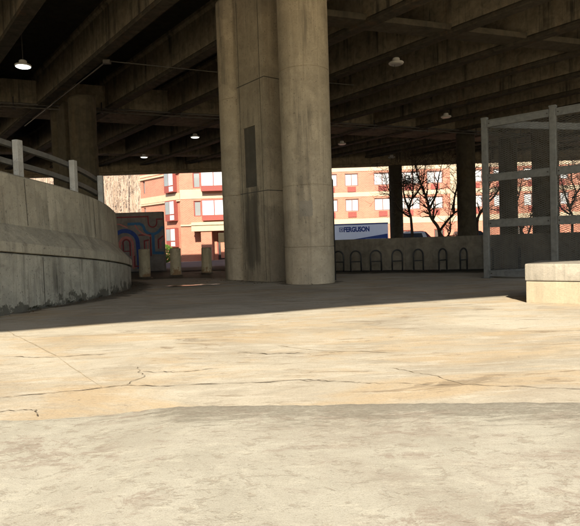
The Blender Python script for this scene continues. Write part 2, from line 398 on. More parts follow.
far_dark = sheet('added_dark_sheet', axis([(-60,70,5)]), axis([(20.5,47,1.5)]), lambda x, y: gz(x, y) + 0.012, 'asphalt')  # dark sheet added to cut the light bounced up under the deck
street = sheet('street', axis([(-60,60,6)]), axis([(47,58,1.0)]), lambda x, y: gz(x, y) + 0.012, 'asphalt')

def ribbon(name, pts, w, mat, z=0.006, jag=0.02, sub=10, seed=1, parent=None):
    rg = random.Random(seed); P = []
    for a, b in zip(pts[:-1], pts[1:]):
        a = Vector(a); b = Vector(b)
        for k in range(sub):
            t = k/sub; P.append(a.lerp(b, t))
    P.append(Vector(pts[-1]))
    nrm = []
    for i in range(len(P)):
        t = (P[min(i+1, len(P)-1)] - P[max(i-1, 0)]).normalized(); nrm.append(Vector((-t.y, t.x)))
    off = 0; vs = []; fs = []
    for i, p in enumerate(P):
        off = off*0.7 + rg.uniform(-jag, jag)
        q = p + nrm[i]*off; ww = w * rg.uniform(0.15, 1.0) * (0.35 if i in (0, len(P)-1) else 1)
        for sgn in (-1, 1):
            e = q + nrm[i]*sgn*ww/2; vs.append((e.x, e.y, gz(e.x, e.y) + rnd_h(e.x, e.y)*smooth(3.3, 5, e.y) - 0.008 + z))
    fs = [(2*i, 2*i+1, 2*i+3, 2*i+2) for i in range(len(P)-1)]
    m = MB(); m.add(vs, fs); return m.build(name, mat, parent)
ribbon('crack', [(-2.6,3.55),(-2.0,3.70),(-1.64,3.80),(-1.24,3.90),(-0.67,3.88),(0.04,3.93),(0.30,3.86)], 0.013, 'crack', seed=3, parent=ground)
ribbon('crack', [(0.04,3.93),(0.40,3.83),(0.59,3.78),(1.18,3.67),(1.71,3.50),(2.4,3.3)], 0.010, 'crack', seed=9, parent=ground)
ribbon('crack', [(-1.24,3.90),(-1.18,4.2),(-1.3,4.5)], 0.007, 'crack', seed=12, parent=ground)
ribbon('crack', [(-1.95,3.30),(-1.8,3.42),(-1.62,3.40),(-1.55,3.27)], 0.012, 'crack', jag=0.01, seed=14, parent=ground)
ribbon('joint', [(-3.6,6.9),(-3.27,6.45),(-2.24,5.15),(-1.39,3.91)], 0.016, 'joint', jag=0.006, seed=5, parent=ground)
ribbon('crack', [(-2.75,5.15),(-2.3,5.05),(-1.75,5.12)], 0.016, 'crack', seed=15, parent=ground)
ribbon('crack', [(-1.2,4.35),(-0.95,4.3),(-0.6,4.38)], 0.012, 'crack', seed=16, parent=ground)
ribbon('crack', [(-0.5,5.0),(-0.2,4.9),(0.1,4.93)], 0.016, 'crack', seed=17, parent=ground)
ribbon('crack', [(-1.9,6.3),(-1.2,6.15),(-0.5,6.3)], 0.014, 'joint', seed=18, parent=ground)
ribbon('crack', [(-0.15,5.3),(0.3,5.0),(0.9,4.75)], 0.016, 'joint', seed=19, parent=ground)
ribbon('crack', [(0.75,4.2),(1.0,3.95),(1.25,3.62)], 0.014, 'joint', seed=20, parent=ground)

# dirt washed up along the foot of the ramp wall, between ramp and piers, and a gutter in front of the low wall
def blob_sheet(name, outline, mat, z=0.004, parent=None, kind=None, seed=0, rough=0.12):
    rg = random.Random(seed); P = []
    n = len(outline)
    for i in range(n):
        a = Vector(outline[i]); b = Vector(outline[(i+1) % n]); k = max(2, int((b-a).length/0.15))
        for j in range(k):
            q = a.lerp(b, j/k) + Vector((rg.uniform(-rough, rough), rg.uniform(-rough, rough))); P.append(q)
    m = MB()
    vs = [(p.x, p.y, gz(p.x, p.y) + z) for p in P]
    me = bpy.data.meshes.new(name); bm = bmesh.new()
    bv = [bm.verts.new(v) for v in vs]; f = bm.faces.new(bv); bmesh.ops.triangulate(bm, faces=[f])
    bmesh.ops.recalc_face_normals(bm, faces=bm.faces[:])
    for ff in bm.faces:
        if ff.normal.z < 0: ff.normal_flip()
    bm.to_mesh(me); bm.free(); me.materials.append(MAT[mat])
    o = bpy.data.objects.new(name, me); col.objects.link(o)
    if parent is not None: o.parent = parent
    if kind: o['kind'] = kind
    return o

# raised foreground slab with a broken far edge
def slab_edge(x):
    return 3.20 - 0.085*(x + 0.62) if x > -0.62 else 3.2 + 0.03*math.sin(5*x)
def slab_h(x):
    return 0.012 + 0.045*smooth(-1.15, -0.55, x)
def build_slab():
    rg = random.Random(4); m = MB()
    xs = axis([(-7,-2.2,0.6),(-2.2,2.4,0.04),(2.4,8,0.7)]); vs = []; fs = []; wear = []
    rows = [0.0, 0.012, 0.05, 0.1, 0.2, 0.35, 0.6, 1.0, 1.6, 2.6, 4.5, 8.0]
    walk = 0
    for x in xs:
        walk = walk*0.8 + rg.uniform(-0.006, 0.006)
        e = slab_edge(x) + walk; h = slab_h(x) + rg.uniform(-0.002, 0.002)
        vs.append((x, e + 0.012, -0.03)); wear.append(1)
        for r in rows:
            z = h - (0.008 if r == 0 else (0.002 if r == 0.012 else 0)); vs.append((x, e - r, z))
            wear.append(max(0, 1 - r/0.62) * (0.25 + 0.75*smooth(-1.2, -0.5, x)))
    k = len(rows) + 1
    for i in range(len(xs)-1):
        for j in range(k-1): fs.append((i*k+j, (i+1)*k+j, (i+1)*k+j+1, i*k+j+1))
    m.add(vs, fs); o = m.build('pavement', 'slab'); o['kind'] = 'structure'
    at = o.data.attributes.new('edge_wear', 'FLOAT', 'POINT')
    for i, w in enumerate(wear): at.data[i].value = w
build_slab()

# ------------------------------------------------------------------ overpass
D2 = Vector((-0.614, 0.789)); N2 = Vector((0.789, 0.614))      # along and across the girders
D3 = Vector((-0.614, 0.789, 0)); N3 = Vector((0.789, 0.614, 0))
ZB, ZD = 7.40, 8.85            # girder soffit, deck soffit
SHADE = 10.97                   # fascia soffit height over tan(sun elevation)
def near_y(x): return 8.0 + 0.303*max(-40, min(60, x)) - SHADE
FAR_Y = 45.0; XL, XR = -75.0, 80.0
overpass = empty('highway_overpass', (0, 20, 0), 0, 'dark concrete highway overpass with long parallel girders spanning overhead', 'overpass')
def op(o):  # keep world position under the Empty
    o.parent = overpass; o.matrix_parent_inverse = Matrix.Translation((0, -20, 0)); return o
m = MB()
poly = [(XL, near_y(XL)), (-40, near_y(-40)), (60, near_y(60)), (XR, near_y(XR)), (XR, FAR_Y), (XL, FAR_Y)]
m.add([(x, y, ZD) for x, y in poly] + [(x, y, ZD+0.28) for x, y in poly], [(5,4,3,2,1,0),(6,7,8,9,10,11)] + [(i,(i+1)%6,6+(i+1)%6,6+i) for i in range(6)])
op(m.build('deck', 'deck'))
m = MB(); e = Vector((1, 0.303, 0)).normalized(); en = Vector((-e.y, e.x, 0))
m.prism([(0, 0), (0.42, 0), (0.3, 0.3), (0.2, 1.0), (0.02, 1.0)], (-40, near_y(-40), ZD+0.283), (60, near_y(60), ZD+0.283), en, (0,0,1)); op(m.build('parapet', 'girder'))
m = MB(); m.prism([(0.0, ZB-0.02), (0.35, ZB-0.02), (0.35, ZD-0.003), (0.0, ZD-0.003)], (-40, near_y(-40), 0), (60, near_y(60), 0), en, (0,0,1)); op(m.build('fascia_beam', 'girder'))
m = MB(); m.prism([(0, 0), (-0.42, 0), (-0.3, 0.3), (-0.2, 0.9), (-0.02, 0.9)], (XL, FAR_Y, ZD+0.283), (XR, FAR_Y, ZD+0.283), (0,1,0), (0,0,1)); op(m.build('parapet', 'girder'))
GSEC = [(-0.21,0.02),(-0.19,0),(0.19,0),(0.21,0.02),(0.21,0.11),(0.17,0.17),(0.16,1.25),(0.24,1.34),(0.24,1.452),(-0.24,1.452),(-0.24,1.34),(-0.16,1.25),(-0.17,0.17),(-0.21,0.11)]
def clip_line(c):
    s0, s1 = -200.0, 200.0; P = N2*c
    def half(a, b, k):      # a*x+b*y <= k
        nonlocal s0, s1
        d = a*D2.x + b*D2.y; r = k - (a*P.x + b*P.y)
        if d > 0: s1 = min(s1, r/d)
        else: s0 = max(s0, r/d)
    half(0, 1, FAR_Y-0.75); half(-1, 0, -XL-0.3); half(1, 0, XR-0.3)
    half(0.303, -1, -(8.0 - SHADE) - 0.4)
    return s0, s1
c = 6.72 - 2.83*7
while c < 70:
    s0, s1 = clip_line(c)
    if s1 - s0 > 3:
        a = N2*c + D2*s0; b = N2*c + D2*s1; L = (b - a).length
        m = MB(); seg = max(1, int(L/6))
        m.prism(GSEC, (a.x, a.y, ZB), (b.x, b.y, ZB), N3, (0,0,1))
        g_ = op(m.build('girder', 'girder')); g_.data.materials.append(MAT['shaded_flange'])
        for f_ in g_.data.polygons:       # underside shade painted as a darker bottom flange
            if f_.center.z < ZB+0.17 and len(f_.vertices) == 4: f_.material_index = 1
    c += 2.83
# cross caps between the girders
def cross(p, q, w, z0, z1, name='pier_cap', mat='girder'):
    p = Vector((*p, 0)); q = Vector((*q, 0)); t = (q-p).normalized(); n = Vector((-t.y, t.x, 0)); m = MB()
    m.prism([(0, z0), (w, z0), (w, z1), (0, z1)], p, q, n, (0,0,1)); return op(m.build(name, mat))
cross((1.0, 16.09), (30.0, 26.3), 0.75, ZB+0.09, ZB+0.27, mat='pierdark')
cross((-20.5, 20.95), (27.0, 41.2), 2.9, ZB+0.07, ZD-0.3)
cross((-30, 33.2), (5.0, 44.1), 1.0, ZB+0.12, ZD-0.3, 'diaphragm')
m = MB(); m.box(XL, XR, FAR_Y-0.74, FAR_Y-0.06, 6.78, ZD-0.003); op(m.build('edge_beam', 'girder'))
m = MB(); m.box(XL, XR, FAR_Y-0.95, FAR_Y-0.743, 6.95, ZD-0.5); op(m.build('ledger', 'girder'))

# ------------------------------------------------------------------ piers
def round_col(rad, h, joints):
    prof = [(rad, 0.0)]; z = 0.0
    for j in joints:
        prof += [(rad, j-0.012), (rad-0.012, j-0.004), (rad-0.012, j+0.004), (rad + 0.004*random.uniform(-1, 1), j+0.012)]
    prof += [(rad, h)]
    m = MB(); m.lathe(prof, 56); return m
def pillar_with_recess(m, a0, a1, b, h, rec):
    """box pillar: long axis local x (a0..a1), half depth b; recess on the -y... face: (x0,x1,z0,z1,depth)"""
    xs = sorted({a0, a1, rec[0], rec[1]}); zs = sorted({0.0, h, rec[2], rec[3]})
    y = -b; vs = []; idx = {}
    def V(x, yy, z):
        k = (round(x,4), round(yy,4), round(z,4))
        if k not in idx: idx[k] = len(vs); vs.append((x, yy, z))
        return idx[k]
    fs = []
    for i in range(3):
        for j in range(3):
            if i == 1 and j == 1: continue
            fs.append((V(xs[i],y,zs[j]), V(xs[i+1],y,zs[j]), V(xs[i+1],y,zs[j+1]), V(xs[i],y,zs[j+1])))
    x0,x1,z0,z1,dp = rec; yi = y+dp
    fs += [(V(x0,y,z0),V(x1,y,z0),V(x1,yi,z0),V(x0,yi,z0)), (V(x0,y,z1),V(x0,yi,z1),V(x1,yi,z1),V(x1,y,z1)),
           (V(x0,y,z0),V(x0,yi,z0),V(x0,yi,z1),V(x0,y,z1)), (V(x1,y,z0),V(x1,y,z1),V(x1,yi,z1),V(x1,yi,z0)),
           (V(x0,yi,z0),V(x1,yi,z0),V(x1,yi,z1),V(x0,yi,z1))]
    fs += [(V(a0,b,0),V(a0,b,h),V(a1,b,h),V(a1,b,0)), (V(a0,y,0),V(a0,y,rec[2]),V(a0,y,rec[3]),V(a0,y,h),V(a0,b,h),V(a0,b,0)),
           (V(a1,y,0),V(a1,b,0),V(a1,b,h),V(a1,y,h),V(a1,y,rec[3]),V(a1,y,rec[2]))]
    return m.add(vs, fs)
# main pier: two round shafts with a square pillar between, in line with the girders
# local x runs along -D (towards the viewer's right), local y along N
RZ = math.atan2(D2.y, D2.x)
pier = empty('bridge_pier', (-0.37, 14.22, 0), RZ, 'tall pair of pale round concrete columns with stained square pillar between', 'bridge pier', None)
H1 = ZB + 0.086
o = round_col(0.59, H1, [0.86, 2.28, 4.95]).build('round_column', 'pier', pier, smooth=True, ang=40, loc=(-1.375, 0.0, -0.01))
o = round_col(0.59, H1, [0.86, 2.28, 4.85]).build('round_column', 'pier', pier, smooth=True, ang=40, loc=(1.375, 0.0, -0.01))
m = MB()
# local +y points along N rotated: for RZ the local y axis is -N ; the face towards the camera is local +y
pm = MB(); pillar_with_recess(pm, -0.80, 0.42, 0.48, H1, (-0.56, -0.03, 2.42, 3.95, 0.035))
pil = pm.build('square_pillar', 'pillarmain', pier, loc=(0, 0, -0.01), rz=math.pi)
pp = MB(); pp.box(-0.555, -0.035, -0.459, -0.449, 2.425, 3.945); pp.build('recessed_panel', 'patch', pil)
gm = MB()
for (z) in (2.30, 5.35):
    pass
for z, zz in ((2.28, 2.28), (5.05, 5.05)):
    jm = MB(); jm.box(-0.803, 0.423, -0.4835, -0.4805, z-0.012, z+0.012); jm.box(0.4205, 0.4235, -0.48, 0.3, z-0.012, z+0.012)
    jm.build('form_joint', 'patch', pil)
jm = MB(); jm.box(-0.70, -0.685, -0.4835, -0.4805, 0.3, 7.2); jm.build('form_joint', 'patch', pil)
jm = MB(); jm.box(0.24, 0.252, -0.4835, -0.4805, 0.05, 7.2); jm.build('form_joint', 'patch', pil)
# a squarish mortar mend on the front column, as a curved plate
def mend(parent, rad, a0, a1, z0, z1, mat, name='mortar_patch', seed=1):
    rg = random.Random(seed); m = MB(); n = 8; vs = []
    for i in range(n+1):
        a = a0 + (a1-a0)*i/n
        for z in (z0 + rg.uniform(-0.03, 0.03), z1 + rg.uniform(-0.03, 0.03)): vs.append((rad*math.cos(a), rad*math.sin(a), z))
    m.add(vs, [(2*i, 2*i+2, 2*i+3, 2*i+1) for i in range(n)]); return m.build(name, mat, parent, smooth=True)
dpm = MB(); dpm.tube([(-1.42,-0.72,0.0),(-1.42,-0.72,2.45),(-1.38,-0.66,2.58),(-1.375,-0.55,2.62)], 0.055, 12); dpm.build('drain_pipe', 'rack', pier, smooth=True)
front = [c_ for c_ in pier.children if c_.name.startswith('round_column')][0]
def wa(deg): return R(deg) - RZ          # world bearing -> local bearing
mend(front, 0.5935, wa(-112), wa(-82), 1.55, 1.92, 'mend', seed=2)
mend(front, 0.5935, wa(-60), wa(-38), 1.75, 2.25, 'pier', seed=3)

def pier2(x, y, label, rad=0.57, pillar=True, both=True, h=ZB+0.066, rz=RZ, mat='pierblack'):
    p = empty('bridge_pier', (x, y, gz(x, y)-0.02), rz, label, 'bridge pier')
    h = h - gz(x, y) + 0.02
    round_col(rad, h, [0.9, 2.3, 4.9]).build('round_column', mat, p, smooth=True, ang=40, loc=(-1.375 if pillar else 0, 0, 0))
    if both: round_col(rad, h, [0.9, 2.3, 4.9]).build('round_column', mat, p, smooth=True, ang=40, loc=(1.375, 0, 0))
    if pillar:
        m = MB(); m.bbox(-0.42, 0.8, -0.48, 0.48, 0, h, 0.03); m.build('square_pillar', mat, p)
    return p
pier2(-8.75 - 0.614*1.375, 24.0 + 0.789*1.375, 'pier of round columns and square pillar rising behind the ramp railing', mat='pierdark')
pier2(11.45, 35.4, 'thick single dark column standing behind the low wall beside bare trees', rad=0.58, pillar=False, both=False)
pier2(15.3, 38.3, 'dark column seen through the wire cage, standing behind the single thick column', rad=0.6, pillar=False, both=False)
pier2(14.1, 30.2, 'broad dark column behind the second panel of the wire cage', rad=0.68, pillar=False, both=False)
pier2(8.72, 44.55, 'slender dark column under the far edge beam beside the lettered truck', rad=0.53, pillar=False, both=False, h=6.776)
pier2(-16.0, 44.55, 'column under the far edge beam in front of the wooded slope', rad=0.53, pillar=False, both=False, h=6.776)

# ------------------------------------------------------------------ ramp wall, ramp surface and railing
def catmull(P, per=10):
    P = [Vector(p) for p in P]; out = []
    for i in range(len(P)-1):
        p0 = P[max(i-1,0)]; p1 = P[i]; p2 = P[i+1]; p3 = P[min(i+2,len(P)-1)]
        for k in range(per):
            t = k/per
            out.append(0.5*((2*p1) + (p2-p0)*t + (2*p0-5*p1+4*p2-p3)*t*t + (3*p1-p0-3*p2+p3)*t**3))
    out.append(P[-1]); return out
PLAN = catmull([(-6.4,1.0),(-5.75,3.6),(-5.1,6.2),(-4.55,8.2),(-4.22,9.4),(-3.92,10.5),(-3.78,11.7),(-3.84,12.9),(-4.12,14.2),(-4.75,15.5),(-5.8,16.6),(-7.2,17.3)], 8)
def pn(i):
    t = (PLAN[min(i+1,len(PLAN)-1)] - PLAN[max(i-1,0)]).normalized(); return Vector((-t.y, t.x))   # to the left (into the ramp)
def zl(y): return max(0.36, min(1.45, 0.985 - 0.092*(y - 8.4)))
def sweep(prof):
    """prof(y) -> list of (inset, z)"""
    vs = []; n = len(prof(8))
    for i, p in enumerate(PLAN):
        q = pn(i)
        for (d, z) in prof(p.y): vs.append((p.x + q.x*d, p.y + q.y*d, z))
    fs = [(i*n+j, (i+1)*n+j, (i+1)*n+j+1, i*n+j+1) for i in range(len(PLAN)-1) for j in range(n-1)]
    k = (len(PLAN)-1)*n
    fs += [tuple(range(n)), tuple(k+j for j in range(n))[::-1]]
    m = MB(); m.add(vs, fs); return m
wall = empty('ramp_wall', (-4.0, 11.0, 0), 0, 'curved concrete ramp wall with sloped ledge and stained foot', 'wall')
def under(o, p):
    o.parent = p; o.matrix_parent_inverse = p.matrix_basis.inverted(); return o
wall.matrix_basis = Matrix.Translation((-4.0, 11.0, 0))
under(sweep(lambda y: [(0.0,-0.05),(0.0,zl(y)-0.02),(0.02,zl(y)-0.002),(0.8,zl(y)-0.002),(0.8,-0.05)]).build('wall_base', 'ramplow', None, smooth=True, ang=30), wall)
under(sweep(lambda y: [(0.015,zl(y)+0.012),(-0.035,zl(y)+0.02),(-0.035,zl(y)+0.17),(-0.02,zl(y)+0.19),(0.27,zl(y)+0.50),(0.30,zl(y)+1.335),(0.325,zl(y)+1.36),(0.55,zl(y)+1.36),(0.58,zl(y)+1.33),(0.60,zl(y)+0.012)]).build('wall_upper', 'ramp', None, smooth=True, ang=30), wall)
# vertical pour joints on the wall faces
acc = 0; last = PLAN[0]; ji = 0
for i in range(1, len(PLAN)-1):
    acc += (PLAN[i]-last).length; last = PLAN[i]
    if acc > 2.05:
        acc = 0; p = PLAN[i]; q = pn(i); t = Vector((q.y, -q.x))
        for (nm, pr) in (('pour_joint', [(-0.004, 0.02), (-0.004, zl(p.y)-0.03)]), ('pour_joint', [(0.27-0.006, zl(p.y)+0.52), (0.296, zl(p.y)+1.32)])):
            m = MB(); vs = []
            for d, z in pr:
                for sg in (-1, 1): vs.append((p.x+q.x*d+t.x*sg*0.007, p.y+q.y*d+t.y*sg*0.007, z))
            m.add(vs, [(0,1,3,2)]); under(m.build(nm, 'patch'), wall)
# ramp carriageway behind the wall
vs = []; fs = []
for i, p in enumerate(PLAN):
    q = pn(i); z = zl(p.y) + 0.45
    vs += [(p.x+q.x*0.6, p.y+q.y*0.6, z), (min(p.x-1.2, -13.5 + 0.15*p.y), p.y + 0.3*q.y, z)]
fs = [(2*i, 2*i+2, 2*i+3, 2*i+1) for i in range(len(PLAN)-1)]
m = MB(); m.add(vs, fs); o = m.build('ramp_road', 'asphalt'); o['kind'] = 'structure'
# railing on the wall
rail = empty('ramp_railing', (-4.3, 10.5, 2.0), 0, 'two-bar grey steel railing with pale square posts along the ramp wall', 'railing')
rail.matrix_basis = Matrix.Translation((-4.3, 10.5, 2.0))
def top_at(i, d=0.44): 
    p = PLAN[i]; q = pn(i); return Vector((p.x+q.x*d, p.y+q.y*d, zl(p.y)+1.36))
def near_idx(y): return min(range(len(PLAN)), key=lambda k: abs(PLAN[k].y-y) + (5 if k > 72 and y < 14 else 0))
posts = [3.3, 5.4, 7.5, 9.35, 10.95, 12.45]
for y in posts:
    i = near_idx(y); b = top_at(i, 0.40); q = pn(i); rz = math.atan2(q.y, q.x)
    m = MB(); m.bbox(-0.055, 0.055, -0.065, 0.065, -0.01, 0.63, 0.012); 
    o = m.build('rail_post', 'railpost'); o.location = b; o.rotation_euler[2] = rz; bpy.context.view_layer.update()
    o.location = b - Vector((-4.3, 10.5, 2.0)); o.parent = rail
for hz in (0.55, 0.24):
    m = MB(); pts = [top_at(i, 0.515) + Vector((0,0,hz)) for i in range(near_idx(2.0), near_idx(12.55)+1)]
    sec = []
    n = 4; vs = []; fs = []
    for i, p in enumerate(pts):
        q = pn(i + near_idx(2.0)); q = Vector((q.x, q.y, 0))
        vs += [p - q*0.045 + Vector((0,0,-0.045)), p + q*0.045 + Vector((0,0,-0.045)), p + q*0.045 + Vector((0,0,0.045)), p - q*0.045 + Vector((0,0,0.045))]
    fs = [(4*i+k, 4*i+(k+1)%4, 4*i+4+(k+1)%4, 4*i+4+k) for i in range(len(pts)-1) for k in range(4)] + [(0,1,2,3), tuple(4*(len(pts)-1)+k for k in range(4))]
    m.add(vs, fs); under(m.build('rail_bar', 'rail'), rail)

# ------------------------------------------------------------------ low wall and bike racks
LW = [(-0.6, 18.25), (9.6, 14.45)]
a = Vector(LW[0]); b = Vector(LW[1]); t = (b-a).normalized(); nn = Vector((t.y, -t.x))
lw = empty('low_wall', (a.x, a.y, 0), math.atan2(t.y, t.x), 'low dark concrete wall running behind the row of bike racks', 'wall')
L = (b-a).length
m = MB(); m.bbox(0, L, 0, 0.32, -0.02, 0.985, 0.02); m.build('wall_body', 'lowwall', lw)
for k in range(1, 5):
    m = MB(); m.box(k*2.2-0.006, k*2.2+0.006, -0.003, 0.0, 0.02, 0.96); m.build('pour_joint', 'patch', lw)
blob_sheet('gutter', [tuple(a + nn*0.02), tuple(b + nn*0.02), tuple(b + nn*0.8), tuple(a + nn*0.8)], 'gutter', 0.008, parent=None, rough=0.06)['kind'] = 'structure'
RLAB = ['looped steel bike rack closest to the tall round columns, partly behind them'] + ['dark looped steel bike rack, %s along the low wall from the tall round columns' % w for w in ('second', 'third', 'fourth', 'fifth', 'sixth')] + \
    ['dark looped steel bike rack just outside the corner post of the wire cage', 'bike rack seen through the mesh behind the cage corner post', 'bike rack behind the mesh next to the concrete block']
rack0 = None
RPX = [1.66, 2.17, 2.75, 3.35, 3.93, 4.58, 5.12, 5.8, 6.5]
for k, x in enumerate(RPX):
    tt = (x - a.x)/t.x; p = a + t*tt + nn*0.45
    if rack0 is None:
        rack0 = empty('bike_rack', (0,0,0), 0)
        tag(rack0, 'dark looped steel bike rack standing before the low wall', 'bike rack', 'bike racks along the low wall')
        m = MB(); pts = [(-0.16,0,0.0),(-0.16,0,0.42)] + [(-0.16*math.cos(aa), 0, 0.46+0.17*math.sin(aa)) for aa in [R(v) for v in range(0, 181, 20)]] + [(0.16,0,0.42),(0.16,0,0.0)]
        m.tube(pts, 0.024, 8); m.build('hoop', 'rack', rack0, smooth=True)
        m = MB(); m.tube([(-0.16,0,0.3),(0.16,0,0.3)], 0.016, 8); m.build('crossbar', 'rack', rack0)
        for sx in (-0.16, 0.16):
            m = MB(); m.lathe([(0.06,0.0),(0.06,0.012)], 12, (sx, 0, 0)); m.build('base_plate', 'rack', rack0)
        r_ = rack0
    else: r_ = copy_tree(rack0)
    r_['label'] = RLAB[k]; r_.location = (p.x, p.y, 0.0); r_.rotation_euler[2] = R(-24 + 11*k + random.uniform(-6, 6))

# ------------------------------------------------------------------ bollards
b0 = None
for k, (x, y, h, lab) in enumerate([(-4.58, 17.3, 0.90, 'rust-stained round concrete bollard before the striped mural'),
                                     (-3.72, 17.85, 0.89, 'round concrete bollard between the mural end and the canopied entrance'),
                                     (-2.84, 18.7, 0.87, 'round concrete bollard close to the tall pier columns')]):
    rg = random.Random(k)
    m = MB(); m.lathe([(0.185,-0.05),(0.18,0.02),(0.172,h*0.5),(0.17,h-0.02),(0.155,h-0.004),(0.15,h)], 24)
    bb = empty('bollard', (x, y, gz(x, y)), 0, lab, 'bollard', 'concrete bollards across the passage')
    s_ = m.build('post', 'bollard', bb, smooth=True, ang=40); s_.rotation_euler = (R(rg.uniform(-1.2,1.2)), R(rg.uniform(-1.2,1.2)), 0)
    m = MB(); m.lathe([(0.23,0.0),(0.21,0.02),(0.19,0.03)], 20); m.build('collar', 'dirt', bb)

# ------------------------------------------------------------------ mural wall
mw = empty('mural_wall', (-6.05, 21.6, gz(-6, 21.6)), 0, 'free-standing wall painted with blue and red looping pipe-like stripes', 'mural wall')
m = MB(); m.bbox(-1.35, 1.13, 0, 0.25, -0.02, 2.33, 0.012); m.build('panel', 'mural_grey', mw)
MS = 21.6/550/6.186
def mu(p): return ((p[0]-388)*MS + 1.12, 2.31 - (p[1]-75)*MS)
def arc(cx, cy, rx, ry, a0, a1, n=10): return [(cx+rx*math.cos(R(a0+(a1-a0)*i/n)), cy-ry*math.sin(R(a0+(a1-a0)*i/n))) for i in range(n+1)]
lay = 0
def stroke(pts, w, mat, name='painted_stripe'):
    global lay
    lay += 1; y = -0.0015 - 0.0004*lay
    P = [Vector(mu(p)) for p in pts]; P = [Vector((max(-1.34, min(1.12, p.x)), max(0.02, min(2.31, p.y)))) for p in P]
    w = w*MS; vs = []
    for i, p in enumerate(P):
        t1 = (P[i]-P[i-1]).normalized() if i > 0 else (P[1]-P[0]).normalized()
        t2 = (P[i+1]-P[i]).normalized() if i < len(P)-1 else t1
        tt = (t1+t2); tt = tt.normalized() if tt.length > 1e-5 else t1
        n_ = Vector((-tt.y, tt.x)); k = 1/max(0.5, abs(tt.dot(t1)))
        vs += [(p.x+n_.x*w/2*k, y, p.y+n_.y*w/2*k), (p.x-n_.x*w/2*k, y, p.y-n_.y*w/2*k)]
    m = MB(); m.add(vs, [(2*i, 2*i+1, 2*i+3, 2*i+2) for i in range(len(P)-1)]); m.build(name, mat, mw)
stroke([(40,100),(298,100)] + arc(325,140,26,26,180,360) + [(351,118),(388,118)], 8, 'mural_red')
stroke([(170,143),(245,143),(262,152)] + arc(322,165,52,44,180,335) + [(388,165)], 17, 'mural_blue')
stroke([(325,208),(325,325),(388,328)], 17, 'mural_blue')
stroke([(20,230)] + arc(150,260,78,76,140,0,14) + [(232,340),(232,420)], 25, 'mural_navy')
stroke([(20,142),(120,142),(170,165)], 8, 'mural_pink')
stroke([(118,420),(118,265)] + arc(158,265,40,40,180,0,12) + [(198,420)], 15, 'mural_pink')
stroke([(138,310),(138,262)] + arc(158,262,22,24,180,0,10) + [(180,340)], 9, 'mural_red')
stroke([(138,310),(180,310)], 6, 'mural_red')
stroke([(235,213),(308,213),(308,345)], 8, 'mural_red')
stroke([(270,320),(270,250),(298,244)], 9, 'mural_red')
stroke([(290,345),(290,252)], 9, 'mural_pink')
stroke([(356,300),(356,245),(388,222)], 9, 'mural_red')
stroke([(370,300),(370,258),(388,240)], 9, 'mural_pink')
stroke([(215,150),(235,180),(262,205),(310,222)], 9, 'mural_pink')
stroke([(205,340),(205,405),(250,405)], 8, 'mural_red')
stroke([(20,300),(60,300),(60,420)], 10, 'mural_pink')
stroke([(40,170),(40,250),(90,250),(90,420)], 9, 'mural_red')

